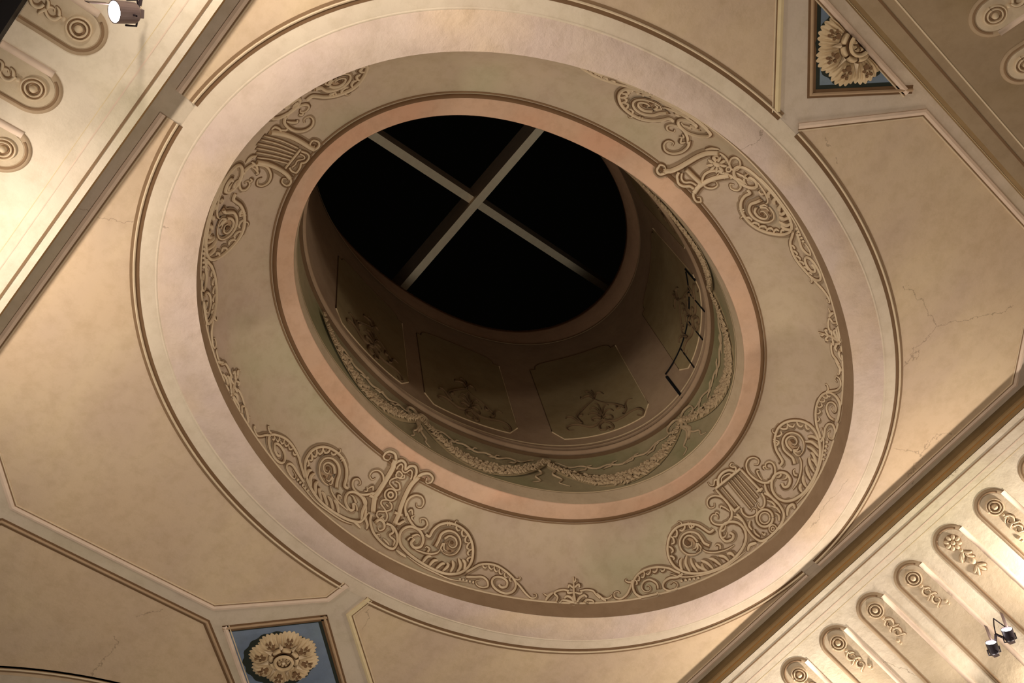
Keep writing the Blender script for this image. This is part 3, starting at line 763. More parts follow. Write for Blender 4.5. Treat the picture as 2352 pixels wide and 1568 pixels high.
# ------------------------------------------------------------------ lips, fascias and coved walls on three sides
def run(side, offs, a0, a1, n=24):                     # offs: list of (outward, height)
    w = {'L': CWL, 'R': CWR, 'N': CWN}[side]; return [[w.raw(a0+(a1-a0)*i/n, o, h) for i in range(n+1)] for o, h in offs]
def band_s(name, mat, side, offs, a0, a1, parent=None, kind=None):
    mb = MB(); grid(mb, run(side, offs, a0, a1)); return mb.build(name, mat, parent, smooth=False, kind=kind)
AX = {'L': (UN-.3, UEND), 'R': (UN-.5, UEND), 'N': (VR-.5, VL+.3)}
walls = {}
for side, nm, mt_ in (('L', 'wall_left', 'wall'), ('R', 'wall_right', 'wall'), ('N', 'wall_end', 'wallne')):
    w = {'L': CWL, 'R': CWR, 'N': CWN}[side]
    lo, hi = AX[side]
    if side in 'LR': lo2 = UN-.002
    a0, a1 = (UN-.0, UEND) if side != 'N' else (VR-.0, VL+.0)
    # coved wall proper; the long walls stop where the end wall begins (mitred)
    mb = MB(); rows = []
    for i in range(len(w.b)):
        o = float(w.o[i]); h = float(w.h[i])
        s0, s1 = (UN-o, UEND) if side != 'N' else (VR-o, VL+min(o, .2))
        rows.append([w.raw(s0+(s1-s0)*j/30, o, h) for j in range(31)])
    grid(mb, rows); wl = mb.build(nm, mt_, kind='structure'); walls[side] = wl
    # fascia dropping from the flat to the lip, with painted members
    H = lambda k: 1.-(1.-HL)*k
    if side == 'N':
        mem = [('fascia', 'fascia', [(0, 1.), (.0, H(.30))]), ('fascia_line', 'yellow', [(-.0004, H(.30)), (-.0004, H(.36))]), ('fascia', 'fascia', [(0, H(.36)), (0, H(1.))])]
    else:
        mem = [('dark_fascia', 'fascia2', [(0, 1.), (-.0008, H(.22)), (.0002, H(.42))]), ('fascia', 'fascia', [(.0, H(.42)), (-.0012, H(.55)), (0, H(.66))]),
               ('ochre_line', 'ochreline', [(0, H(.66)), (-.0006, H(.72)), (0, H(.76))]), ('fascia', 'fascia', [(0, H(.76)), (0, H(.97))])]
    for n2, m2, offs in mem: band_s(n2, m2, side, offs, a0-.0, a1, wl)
    # painted lines that follow the lip on the cove
    def cl(name, mat, b0, b1, z=.004):
        mb = MB(); n = 30; rr = []
        for b, zz in ((b0, -.001), (b0, z), (b1, z), (b1, -.001)):
            o, h = w.prof(b); s0, s1 = (UN-o, UEND) if side != 'N' else (VR-o, VL+min(o, .2))
            rr.append([w.pt(s0+(s1-s0)*j/n, b, zz) for j in range(n+1)])
        grid(mb, rr); mb.build(name, mat, wl, smooth=False)
    if side == 'N':
        cl('lip_line', 'umber', .0155, .0180); cl('pale_line', 'cream', .0270, .0285)
    else:
        cl('lip_line', 'umber2', .0095 if side == 'R' else .0080, .0110 if side == 'R' else .0105)
        cl('pale_line', 'creampink', .0240, .0252, .0015); cl('pale_line', 'yellow', .0330, .0336, .001)
# dark timber below the outer edge of the left cove
o_, h_ = CWL.prof(.131)
mb = MB(); rows = [[P(-1.0+2.8*i/20, VL+o_, h) for i in range(21)] for h in (h_, h_-.02)]
rows += [[P(-1.0+2.8*i/20, VL+o_+.012, h) for i in range(21)] for h in (h_-.02, h_-.06, .05, -.26)]
grid(mb, rows); tm = mb.build('wall_timber', 'timber', smooth=False, kind='structure')

# ------------------------------------------------------------------ fluted niches with bosses and pendants
def niche(w, a, b, length, sgn, kind, label, group, r=.150, curtail=None):
    """a,b: param of the head's centre (S units); local x along the wall (metres, + = shaded side), y outwards"""
    root = thing('fluted_niche', w.pt(a, b), label, 'niche', group)
    def Q(x, y): return (a+sgn*x/S, b+y/S)
    ln = length
    def outline_(rr, z):
        pts = [(rr, ln-ln*i/8) for i in range(9)]+[(rr*math.cos(PI*i/16), -rr*math.sin(PI*i/16)) for i in range(1, 16)]+[(-rr, ln*i/8) for i in range(9)]
        return pts
    # recessed looking field
    mb = MB(); rows = []
    for k in range(9):
        row = []
        for x, y in outline_(.108*k/8+1e-4, 0):
            row.append(w.pt(*Q(x, y), .006))
        rows.append(row)
    grid(mb, rows); mb.build('niche_field', 'niche', root)
    # broad rounded rim on the shaded side and over the head
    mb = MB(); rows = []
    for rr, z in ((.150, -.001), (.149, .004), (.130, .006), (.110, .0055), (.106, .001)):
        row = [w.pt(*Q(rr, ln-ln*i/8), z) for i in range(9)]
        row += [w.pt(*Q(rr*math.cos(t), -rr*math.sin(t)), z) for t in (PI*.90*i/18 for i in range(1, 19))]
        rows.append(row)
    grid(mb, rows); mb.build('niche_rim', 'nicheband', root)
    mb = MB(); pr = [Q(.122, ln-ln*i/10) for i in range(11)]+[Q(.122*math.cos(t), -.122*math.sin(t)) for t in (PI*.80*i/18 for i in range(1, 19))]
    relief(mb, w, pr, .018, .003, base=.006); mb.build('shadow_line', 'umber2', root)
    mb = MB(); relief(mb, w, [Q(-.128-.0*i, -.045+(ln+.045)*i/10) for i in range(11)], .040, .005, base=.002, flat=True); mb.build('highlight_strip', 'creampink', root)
    # boss
    c = (0., .0)
    if kind == 'flower':
        for i in range(8):
            t = 2*PI*i/8; mb = MB(); A_, B_ = Q(.045*math.cos(t), .045*math.sin(t)); dome(mb, w, A_, B_, .024, .022, 10, base=.008, ax=t*sgn, sq=.72); mb.build('petal', 'cream', root)
        mb = MB(); A_, B_ = Q(0, 0); dome(mb, w, A_, B_, .07, .010, 24, base=.006); mb.build('boss_ground', 'umber2', root)
        mb = MB(); dome(mb, w, A_, B_, .020, .034, 12, base=.008); mb.build('boss', 'cream', root)
    else:
        A_, B_ = Q(0, 0)
        mb = MB(); mb2 = MB()
        for rr, mt_, hh in ((.064, 'cream', .018), (.043, 'cream', .022)):
            relief(mb, w, [Q(rr*math.cos(t), rr*math.sin(t)) for t in (2*PI*i/28 for i in range(29))], .013, hh, base=.006)
        for rr in (.054, .031):
            relief(mb2, w, [Q(rr*math.cos(t), rr*math.sin(t)) for t in (2*PI*i/28 for i in range(29))], .011, .008, base=.006)
        mb.build('boss_ring', 'cream', root); mb2.build('boss_groove', 'umber2', root)
        mb = MB(); dome(mb, w, A_, B_, .023, .036, 14, base=.006); mb.build('boss', 'cream', root)
    # pendant
    if curtail and curtail < .12: return root
    u_ = .068
    def st(pts, wd, nm='pendant_scroll', tp='end', mat='cream'):
        pp = [q for q in spline([(x*u_*1.3, y*u_*.98) for x, y in pts], 5)]
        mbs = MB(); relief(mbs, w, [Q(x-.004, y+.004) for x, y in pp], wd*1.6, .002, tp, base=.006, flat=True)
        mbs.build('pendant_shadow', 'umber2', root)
        mb = MB(); relief(mb, w, [Q(x, y) for x, y in pp], wd, .018, tp, base=.008); return mb.build(nm, mat, root)
    A_, B_ = Q(0, 1.28*u_); mb = MB(); dome(mb, w, A_, B_, .015, .020, base=.006); mb.build('bead', 'cream', root)
    if kind == 'flower':
        for pts in ([(0, 1.4), (.25, 1.9), (.55, 2.4)], [(0, 1.5), (-.3, 2.0), (-.6, 2.2)], [(0, 1.6), (.5, 1.9), (.75, 2.5)], [(-.1, 1.8), (-.1, 2.3), (-.45, 2.8)],
                    [(0, 3.7), (.35, 4.0), (.7, 4.2)], [(0, 3.7), (-.1, 4.3), (-.3, 4.8)], [(0, 3.7), (.3, 4.3), (.5, 4.8)], [(0, 3.7), (-.35, 4.0), (-.6, 4.4)]):
            st(pts, .026, 'pendant_leaf', 'both')
        A_, B_ = Q(0, 2.95*u_); mb = MB(); dome(mb, w, A_, B_, .030, .032, 14, ax=PI/2, sq=.8, base=.008); mb.build('fruit', 'cream', root)
        return root
    v_ = {'a': 1, 'b': -1}.get(kind, 1)
    for pts in ([(.10, 1.55), (-.30, 1.75), (-.42, 2.2), (-.2, 2.65), (.15, 2.6), (.22, 2.25), (.02, 2.1)], [(.05, 2.65), (.38, 2.85), (.48, 3.15)], [(-.05, 2.7), (-.42, 2.95), (-.62, 3.0)],
                [(.05, 1.7), (.3, 1.9), (.42, 2.2)], [(.12, 3.0), (-.22, 3.2), (-.3, 3.65), (-.05, 4.0), (.25, 3.9), (.28, 3.55), (.1, 3.45)], [(0, 4.0), (-.3, 4.2), (-.38, 4.45)]):
        st([(x*v_, y) for x, y in pts], .020)
    for y in (4.35, 4.75):
        A_, B_ = Q(.05*v_, y*u_); mb = MB(); dome(mb, w, A_, B_, .016 if y < 4.5 else .011, .018, base=.006); mb.build('bead', 'cream', root)
    return root
rp = [(2284, 1163), (2188, 1245), (2097, 1327), (2010, 1400), (1925, 1475), (1836, 1548), (2386, 1078)]
rk = ['a', 'flower', 'b', 'a', 'b', 'a', 'a']
rl = ['ringed boss, right of the flower niche', 'the only one with a flower boss', 'just left of the flower niche on the right wall',
      'second to the left of the flower niche', 'third to the left of the flower niche', 'cut by the bottom edge of the picture', 'barely entering at the right edge']
for p_, k_, l_ in zip(rp, rk, rl):
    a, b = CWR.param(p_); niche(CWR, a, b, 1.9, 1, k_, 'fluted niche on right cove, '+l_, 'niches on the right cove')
lp = [((181, 65), 'beside the round lamp at the top left'), ((77, 202), 'second one down the left edge'), ((7, 340), 'cut by the left edge, only half its boss seen')]
for p_, l_ in lp:
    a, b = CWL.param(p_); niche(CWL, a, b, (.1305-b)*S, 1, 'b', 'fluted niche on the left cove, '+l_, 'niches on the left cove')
for p_, l_ in (((2285, 33), 'above, in the top right corner'), ((2356, 145), 'cut by the right edge below the corner')):
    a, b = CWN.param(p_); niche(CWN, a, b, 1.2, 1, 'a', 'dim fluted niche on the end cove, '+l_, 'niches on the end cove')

# ------------------------------------------------------------------ lyres, acanthus scrolls and palmettes on the cove
Z5 = (600, 900, 3.92); Z6 = (1400, 950, 3.92); Z7 = (1000, 1150, 3.92); Z2 = (400, 100, 3.92); Z3 = (1350, 150, 3.92)
def lobes(pts, side, n, size, a=.12, b=.92):
    """small curled acanthus lobes growing from one side of a stroke"""
    d = [np.array(q, float) for q in spline(pts, 8)]; out = []
    for i in range(n):
        k = int((a+(b-a)*i/max(1, n-1))*(len(d)-2)); t = d[k+1]-d[k]; t = t/(np.linalg.norm(t)+1e-9); nn = np.array([-t[1], t[0]])*side
        s_ = size*(.75+.5*math.sin(PI*(i+.5)/n))
        p = d[k]; out.append([tuple(p), tuple(p+nn*s_*.55+t*s_*.15), tuple(p+nn*s_*.9+t*s_*.65), tuple(p+nn*s_*.6+t*s_*1.0)])
    return out
# stroke lists: (part name, crop, width in crop px, taper, points)
R90 = [   # roundel and tail on the side of the string lyre that faces the bottom palmette
 ('main_scroll', Z6, 26, None, [(942, 1042), (905, 1066), (860, 1040), (800, 1003), (715, 990), (620, 1015), (560, 1072), (530, 1150), (525, 1240), (548, 1320), (600, 1388), (690, 1432), (810, 1442), (950, 1412), (1100, 1330), (1190, 1235), (1232, 1140), (1225, 1055), (1180, 995), (1120, 972), (1045, 985), (1003, 1040), (1005, 1105), (1050, 1150), (1105, 1135), (1120, 1095), (1092, 1072)]),
 ('inner_coil', Z6, 26, 'end', [(910, 1190), (860, 1168), (828, 1120), (790, 1078), (725, 1064), (665, 1090), (636, 1150), (650, 1222), (705, 1268), (775, 1270), (830, 1235)]),
 ('inner_coil', Z6, 22, 'end', [(800, 1160), (760, 1112), (712, 1098), (675, 1128), (672, 1175), (708, 1202), (742, 1185), (738, 1150)]),
 ('flower_petal', Z6, 20, 'end', [(790, 1170), (780, 1210), (745, 1225)]), ('flower_petal', Z6, 20, 'end', [(795, 1172), (800, 1215), (780, 1240)]), ('flower_petal', Z6, 18, 'end', [(800, 1170), (830, 1205), (822, 1235)]),
 ('drilled_eye', Z6, 30, 'both', [(698, 1140), (712, 1165), (718, 1180)]), ('drilled_eye', Z6, 26, 'both', [(800, 1135), (808, 1150), (812, 1162)]), ('drilled_eye', Z6, 20, 'both', [(752, 1215), (765, 1222), (775, 1235)]),
 ('medallion_leaf', Z6, 150, 'both', [(655, 1110), (700, 1150), (750, 1180), (800, 1205)]),
 ('scroll_stem', Z6, 16, 'both', [(830, 1215), (880, 1245), (960, 1250), (1060, 1225), (1130, 1180)]),
 ('bud', Z6, 22, 'end', [(1000, 1225), (1000, 1190), (970, 1175), (952, 1192)]),
 ('curl', Z6, 14, 'end', [(640, 1012), (650, 985), (625, 970), (608, 985)]),
 ('collar', Z6, 14, None, [(708, 975), (722, 1020)]), ('collar', Z6, 14, None, [(728, 975), (742, 1020)]),
 ('edge_band', Z6, 16, 'both', [(540, 1440), (640, 1470), (780, 1465), (940, 1425), (1080, 1360), (1230, 1240)]),
 ('tail_scroll', Z7, 22, None, [(2210, 655), (2160, 635), (2100, 608), (2000, 598), (1900, 620), (1820, 672), (1782, 745), (1792, 820), (1835, 862), (1905, 875), (1970, 855), (2005, 832)]),
 ('tail_coil', Z7, 20, 'end', [(2010, 800), (1995, 745), (1935, 712), (1880, 730), (1860, 778), (1880, 815), (1920, 820), (1942, 795), (1925, 765), (1900, 775)]),
 ('volute', Z7, 24, 'end', [(2230, 660), (2180, 690), (2110, 700), (2060, 738), (2058, 788), (2110, 812), (2170, 790), (2180, 748), (2145, 730), (2118, 755)]),
 ('tail_stem', Z7, 22, 'end', [(1778, 722), (1755, 790), (1722, 850), (1668, 886), (1618, 872), (1612, 832), (1645, 818), (1662, 838)]),
 ('curl', Z7, 18, 'end', [(1790, 735), (1740, 735), (1712, 718), (1728, 700)]),
] + [('acanthus_lobe', Z6, 20, 'both', q) for q in lobes([(905, 1066), (800, 1003), (715, 990), (620, 1015), (560, 1072), (530, 1150), (525, 1240), (548, 1320)], -1, 6, 52, .2, .95)] \
  + [('acanthus_lobe', Z7, 17, 'both', q) for q in lobes([(2100, 612), (2000, 604), (1900, 626), (1820, 680), (1786, 745)], -1, 6, 40)] \
  + [('fan_leaf', Z6, 30, 'both', q) for q in ([(660, 1425), (640, 1350), (655, 1300)], [(730, 1430), (690, 1350), (700, 1275)], [(800, 1428), (750, 1360), (735, 1300)], [(870, 1415), (800, 1375), (780, 1340)], [(940, 1400), (880, 1345), (825, 1325)], [(1010, 1370), (950, 1320), (900, 1305)], [(1080, 1330), (1040, 1290), (985, 1280)], [(890, 1425), (850, 1395), (835, 1350)], [(1130, 1290), (1100, 1260), (1060, 1265)])] \
  + [('bead', Z7, 26, 'both', [(2210+i*38, 722-i*6), (2232+i*38, 728-i*7)]) for i in range(5)] \
  + [('side_volute', Z6, 24, 'end', [(1095, 955), (1105, 890), (1075, 815), (1020, 755), (950, 735), (895, 758), (880, 805), (905, 845), (945, 835), (945, 800)]),
     ('side_volute', Z6, 24, 'end', [(1095, 940), (1060, 985), (1000, 1000), (940, 985), (915, 945), (935, 908), (975, 915), (978, 950)]),
     ('volute_leaf', Z6, 18, 'both', [(1085, 880), (1050, 850), (1005, 830), (1000, 850)]), ('volute_leaf', Z6, 16, 'both', [(990, 900), (965, 885), (955, 905)]),
     ('volute_lobe', Z6, 22, 'end', [(1010, 1060), (1040, 1040), (1045, 1005)]), ('volute_lobe', Z6, 20, 'end', [(1005, 1120), (1045, 1105), (1060, 1060)])]
R0 = [    # roundel and tail between the chain lyre and the bottom palmette
 ('main_scroll', Z5, 26, None, [(1478, 1285), (1512, 1302), (1545, 1245), (1605, 1195), (1690, 1180), (1780, 1210), (1850, 1268), (1893, 1350), (1905, 1440), (1890, 1530), (1840, 1600), (1760, 1640), (1650, 1640), (1520, 1590), (1400, 1520), (1310, 1450), (1250, 1380), (1238, 1300), (1275, 1235), (1345, 1212), (1420, 1250), (1455, 1320), (1435, 1390), (1375, 1405), (1345, 1365), (1370, 1330)]),
 ('inner_coil', Z5, 26, 'end', [(1560, 1400), (1590, 1345), (1620, 1280), (1680, 1252), (1745, 1272), (1785, 1330), (1785, 1400), (1745, 1460), (1680, 1475), (1625, 1450)]),
 ('inner_coil', Z5, 22, 'end', [(1640, 1330), (1690, 1300), (1742, 1325), (1755, 1380), (1720, 1408), (1685, 1385), (1690, 1350)]),
 ('flower_petal', Z5, 20, 'end', [(1640, 1370), (1640, 1420), (1670, 1440)]), ('flower_petal', Z5, 20, 'end', [(1630, 1370), (1610, 1415), (1630, 1440)]),
 ('drilled_eye', Z5, 30, 'both', [(1705, 1345), (1712, 1360), (1722, 1372)]), ('drilled_eye', Z5, 26, 'both', [(1632, 1360), (1636, 1375), (1634, 1390)]), ('drilled_eye', Z5, 20, 'both', [(1680, 1430), (1692, 1438), (1705, 1440)]),
 ('medallion_leaf', Z5, 150, 'both', [(1740, 1320), (1705, 1360), (1665, 1400), (1625, 1430)]),
 ('scroll_stem', Z5, 18, 'both', [(1620, 1400), (1580, 1450), (1500, 1460), (1430, 1440), (1380, 1420)]),
 ('bud', Z5, 22, 'end', [(1490, 1450), (1510, 1415), (1485, 1395), (1470, 1410)]),
 ('curl', Z5, 14, 'end', [(1765, 1200), (1745, 1180), (1760, 1158), (1775, 1170)]),
 ('collar', Z5, 14, None, [(1672, 1165), (1678, 1205)]), ('collar', Z5, 14, None, [(1692, 1165), (1698, 1205)]),
 ('edge_band', Z5, 16, 'both', [(1310, 1480), (1420, 1560), (1560, 1630), (1700, 1690), (1850, 1710)]),
 ('tail_scroll', Z7, 22, None, [(270, 650), (340, 610), (400, 578), (480, 572), (560, 592), (640, 645), (710, 715), (722, 775), (690, 825), (630, 840), (560, 812), (515, 765), (512, 715), (545, 690), (600, 695), (645, 730), (635, 775), (595, 785), (570, 762)]),
 ('volute', Z7, 24, 'end', [(270, 690), (350, 690), (420, 690), (465, 725), (470, 772), (425, 785), (375, 765), (362, 725), (400, 715)]),
 ('tail_stem', Z7, 22, 'end', [(720, 735), (765, 780), (810, 835), (860, 878), (905, 872), (905, 842), (880, 842)]),
 ('curl', Z7, 18, 'end', [(690, 700), (735, 715), (765, 700), (750, 682)]),
] + [('acanthus_lobe', Z5, 20, 'both', q) for q in lobes([(1605, 1195), (1690, 1180), (1780, 1210), (1850, 1268), (1893, 1350), (1905, 1440), (1890, 1530)], 1, 6, 50, .3, .95)] \
  + [('acanthus_lobe', Z7, 17, 'both', q) for q in lobes([(400, 582), (480, 578), (560, 600), (640, 652), (706, 718)], 1, 6, 38)] \
  + [('fan_leaf', Z7, 30, 'both', q) for q in ([(255, 640), (265, 570), (240, 530)], [(190, 650), (225, 590), (205, 520)], [(130, 650), (160, 590), (150, 540)], [(60, 640), (110, 590), (100, 560)], [(0, 620), (50, 575), (85, 570)], [(-60, 590), (-20, 545), (20, 540)], [(-120, 560), (-80, 510), (-40, 505)])] \
  + [('bead', Z7, 26, 'both', [(210+i*30, 705+i*7), (228+i*30, 716+i*7)]) for i in range(5)] \
  + [('side_volute', Z5, 24, 'end', [(1305, 1120), (1292, 1040), (1320, 965), (1380, 928), (1440, 940), (1462, 990), (1440, 1035), (1400, 1030), (1398, 995)]),
     ('side_volute', Z5, 24, 'end', [(1305, 1090), (1335, 1160), (1385, 1220), (1450, 1235), (1492, 1195), (1475, 1145), (1432, 1145), (1435, 1180)]),
     ('volute_leaf', Z5, 18, 'both', [(1320, 1080), (1350, 1060), (1360, 1110)]), ('volute_leaf', Z5, 16, 'both', [(1370, 1160), (1350, 1130), (1380, 1110)]),
     ('volute_lobe', Z5, 22, 'end', [(1350, 1300), (1400, 1285), (1430, 1300)]), ('volute_lobe', Z5, 20, 'end', [(1310, 1340), (1340, 1310), (1370, 1320)])]
PAL = [
 ('stem', Z7, 26, 'start', [(1243, 682), (1246, 760), (1248, 840), (1262, 930)]), ('leaf', Z7, 18, 'both', [(1246, 740), (1262, 720), (1258, 700)]),
 ('leaf', Z7, 22, 'both', [(1246, 790), (1205, 765), (1198, 790)]), ('leaf', Z7, 22, 'both', [(1248, 790), (1290, 755), (1298, 785)]),
 ('leaf', Z7, 22, 'both', [(1248, 830), (1200, 835), (1190, 815)]), ('leaf', Z7, 22, 'both', [(1250, 830), (1310, 840), (1318, 815)]),
 ('vine', Z7, 18, None, [(1205, 818), (1160, 805), (1110, 812), (1070, 835), (1100, 870), (1085, 915)]), ('vine', Z7, 18, None, [(1300, 818), (1360, 805), (1420, 815), (1450, 850), (1490, 885)]),
 ('vine_flower', Z7, 26, 'both', [(1060, 830), (1020, 860), (990, 905)]), ('vine_flower', Z7, 26, 'both', [(1450, 835), (1500, 880), (1540, 905)]),
 ('curl', Z7, 20, 'end', [(1030, 850), (1000, 855), (970, 832)]), ('curl', Z7, 20, 'end', [(1500, 880), (1545, 885), (1588, 862), (1575, 845)]),
 ('leaf', Z7, 24, 'both', [(1255, 925), (1225, 880), (1185, 865), (1160, 885)]), ('leaf', Z7, 24, 'end', [(1250, 925), (1190, 905), (1140, 900), (1125, 925)]),
 ('leaf', Z7, 24, 'both', [(1275, 925), (1300, 880), (1340, 855), (1368, 872)]), ('leaf', Z7, 26, 'end', [(1340, 920), (1370, 895), (1420, 905), (1430, 930)]),
 ('leaf', Z7, 20, 'both', [(1262, 930), (1240, 880), (1245, 860)]), ('leaf', Z7, 20, 'both', [(1265, 930), (1290, 890), (1300, 860)])]
def circ(cx, cy, rx, ry=None, n=12, a0=0): ry = ry or rx; return [(cx+rx*math.cos(2*PI*i/n+a0), cy+ry*math.sin(2*PI*i/n+a0)) for i in range(n+1)]
LY_SE = [('rail', Z6, 22, None, [(952, 672), (1045, 780), (1140, 888)]), ('rail', Z6, 24, None, [(1178, 495), (1275, 600), (1372, 702)]), ('top_bar', Z6, 26, None, [(952, 672), (1070, 580), (1182, 490)]),
 ('arch', Z6, 24, None, [(985, 640), (982, 580), (1020, 528), (1075, 505), (1130, 520)]), ('arch', Z6, 14, None, [(1010, 615), (1008, 580), (1035, 552), (1075, 538), (1100, 545)]),
 ('horn', Z6, 20, 'end', [(975, 640), (970, 595), (945, 598), (938, 640), (905, 640), (885, 612)]), ('horn', Z6, 20, 'end', [(1140, 520), (1135, 480), (1108, 478), (1085, 465), (1100, 442), (1120, 450)]),
 ('collar', Z6, 26, None, [(1130, 875), (1178, 835)]), ('collar', Z6, 26, None, [(1330, 702), (1385, 670)]),
] + [('string', Z6, 11, None, q) for q in ([(1010, 655), (1090, 750), (1165, 838)], [(1068, 610), (1170, 735), (1275, 860)], [(1095, 590), (1195, 710), (1300, 835)], [(1125, 565), (1230, 690), (1325, 800)], [(1150, 545), (1250, 655), (1340, 760)])] \
 + [('base_curl', Z6, 20, 'end', [(1185, 850), (1205, 900), (1255, 932), (1315, 915), (1330, 868), (1295, 848), (1275, 880)]), ('base_curl', Z6, 20, 'end', [(1372, 715), (1400, 770), (1395, 830), (1360, 852), (1335, 825), (1350, 800)]),
 ('medallion_ring', Z6, 22, None, circ(1402, 940, 74, 78)), ('medallion_ring', Z6, 14, None, circ(1402, 940, 46, 50)), ('small_ring', Z6, 14, None, circ(1475, 1038, 34, 36)), ('small_ring', Z6, 12, None, circ(1475, 1038, 14, 16)),
 ('body', Z6, 24, None, [(1150, 905), (1200, 960), (1245, 1040), (1300, 1110), (1365, 1148), (1425, 1128), (1500, 1065), (1565, 970), (1572, 890), (1520, 805), (1450, 745), (1400, 715)]),
 ('leaf', Z6, 22, 'both', [(1420, 780), (1470, 800), (1500, 840)]), ('leaf', Z6, 22, 'both', [(1450, 830), (1510, 850), (1545, 900)]), ('leaf', Z6, 20, 'both', [(1490, 890), (1530, 920), (1530, 970)]),
 ('leaf', Z6, 22, 'both', [(1270, 960), (1262, 1010), (1290, 1050)]), ('leaf', Z6, 20, 'both', [(1300, 1040), (1320, 1080), (1360, 1110)]), ('leaf', Z6, 18, 'both', [(1370, 1070), (1400, 1095), (1405, 1070)]),
 ('side_leaf', Z6, 26, 'both', [(1120, 925), (1170, 940), (1225, 990)]), ('side_leaf', Z6, 26, 'both', [(1400, 630), (1420, 700), (1480, 770), (1560, 850)]), ('drop_leaf', Z6, 30, 'both', [(1605, 925), (1615, 850), (1660, 820), (1675, 860)]), ('drop_leaf', Z6, 30, 'both', [(1250, 1240), (1265, 1190), (1310, 1170), (1330, 1165)])]
LY_SW = [('arm', Z5, 46, None, [(1205, 600), (1190, 670), (1120, 790), (1050, 900), (1015, 960), (1000, 1090)]), ('arm_scroll', Z5, 26, 'end', [(1215, 620), (1205, 560), (1155, 535), (1112, 555), (1115, 595), (1155, 600), (1165, 575)]),
 ('arm', Z5, 40, None, [(1420, 755), (1350, 830), (1300, 920), (1255, 1030), (1235, 1100), (1190, 1200)]), ('arm_scroll', Z5, 26, 'end', [(1400, 765), (1450, 738), (1510, 738), (1545, 775), (1525, 812), (1485, 800), (1492, 768)]),
 ('collar', Z5, 28, None, [(968, 930), (1035, 965)]), ('collar', Z5, 28, None, [(1195, 1085), (1262, 1110)]),
 ('yoke', Z5, 24, None, [(1190, 690), (1212, 635), (1262, 615), (1298, 645), (1300, 690), (1340, 668), (1385, 675), (1398, 722), (1375, 785)]), ('yoke', Z5, 16, None, [(1218, 690), (1240, 655), (1268, 650), (1280, 700), (1300, 715), (1345, 700), (1362, 740), (1345, 780)]),
 ('chain_link', Z5, 16, None, circ(1162, 925, 54, 54)), ('chain_link', Z5, 18, None, circ(1162, 925, 22, 24)),
 ('chain_link', Z5, 16, None, [(1215, 730), (1240, 710), (1270, 740), (1250, 770), (1215, 760), (1215, 730)]), ('chain_link', Z5, 16, None, [(1240, 775), (1285, 770), (1285, 740)]), ('chain_link', Z5, 16, None, [(1225, 765), (1170, 785), (1152, 820), (1185, 860), (1210, 880), (1245, 870), (1240, 820), (1205, 800)]),
 ('chain_link', Z5, 16, None, [(1130, 970), (1085, 975), (1075, 1010), (1110, 1060), (1130, 1120), (1110, 1165), (1085, 1135)]), ('chain_link', Z5, 16, None, [(1150, 990), (1172, 1020), (1160, 1060), (1100, 1075), (1050, 1075), (1035, 1110), (1060, 1140), (1090, 1120)]), ('chain_link', Z5, 14, None, [(1120, 1010), (1140, 1030), (1125, 1020)]),
 ('body', Z5, 24, None, [(1120, 1185), (1180, 1215), (1218, 1290), (1215, 1370), (1180, 1415), (1120, 1395), (1050, 1330), (1000, 1260), (975, 1170), (985, 1110)]), ('shell', Z5, 30, 'end', [(1020, 1180), (1060, 1150), (1100, 1185), (1100, 1230), (1060, 1250), (1045, 1215)]), ('shell', Z5, 22, 'end', [(1045, 1320), (1030, 1290), (1060, 1285), (1065, 1310)]),
 ('leaf', Z5, 22, 'both', [(1160, 1200), (1185, 1260), (1150, 1290), (1180, 1330)]), ('leaf', Z5, 20, 'both', [(1150, 1300), (1195, 1340), (1185, 1390)]), ('leaf', Z5, 20, 'both', [(1090, 1320), (1120, 1350), (1150, 1385)]),
 ('side_leaf', Z5, 30, 'both', [(915, 940), (935, 1000), (905, 1080), (895, 1160)]), ('side_leaf', Z5, 26, 'both', [(960, 1090), (930, 1130), (950, 1200), (940, 1240)]), ('side_leaf', Z5, 26, 'both', [(1200, 1160), (1230, 1190), (1270, 1170), (1290, 1160)]), ('drop_leaf', Z5, 26, 'both', [(815, 1160), (850, 1190), (890, 1230)]), ('drop_leaf', Z5, 28, 'both', [(1210, 1425), (1250, 1460), (1300, 1490)])]
LY_NW = [('arm', Z2, 46, None, [(850, 790), (940, 800), (1040, 830), (1130, 875), (1210, 925), (1262, 950)]), ('arm_scroll', Z2, 26, 'end', [(1250, 955), (1300, 935), (1300, 885), (1250, 868), (1222, 905), (1245, 935), (1268, 915)]),
 ('arm', Z2, 42, None, [(730, 1060), (820, 1075), (920, 1115), (1000, 1165), (1045, 1215)]), ('arm_scroll', Z2, 24, 'end', [(1045, 1210), (1050, 1255), (1010, 1275), (970, 1245), (980, 1210), (1010, 1215)]),
 ('bridge', Z2, 22, None, [(1138, 945), (1065, 1035), (998, 1118)]), ('yoke', Z2, 20, None, [(1140, 965), (1200, 990), (1218, 1035), (1190, 1070), (1145, 1075), (1132, 1120), (1100, 1158), (1055, 1142), (1035, 1110)]), ('yoke', Z2, 14, None, [(1130, 990), (1168, 1010), (1170, 1035), (1110, 1050), (1090, 1085), (1060, 1110)]),
] + [('string', Z2, 15, None, q) for q in ([(800, 825), (960, 870), (1115, 940)], [(775, 860), (930, 900), (1095, 968)], [(745, 895), (920, 935), (1078, 992)], [(735, 935), (900, 970), (1058, 1018)], [(735, 975), (890, 1005), (1040, 1045)], [(740, 1020), (880, 1040), (1020, 1075)])] \
 + [('leaf', Z2, 24, 'both', [(870, 770), (900, 745), (940, 760), (960, 790)]), ('leaf', Z2, 20, 'both', [(950, 770), (1000, 775), (1020, 750)]), ('leaf', Z2, 26, 'both', [(640, 1070), (680, 1020), (735, 1005)]), ('leaf', Z2, 26, 'both', [(690, 1060), (730, 1090), (750, 1140)])]
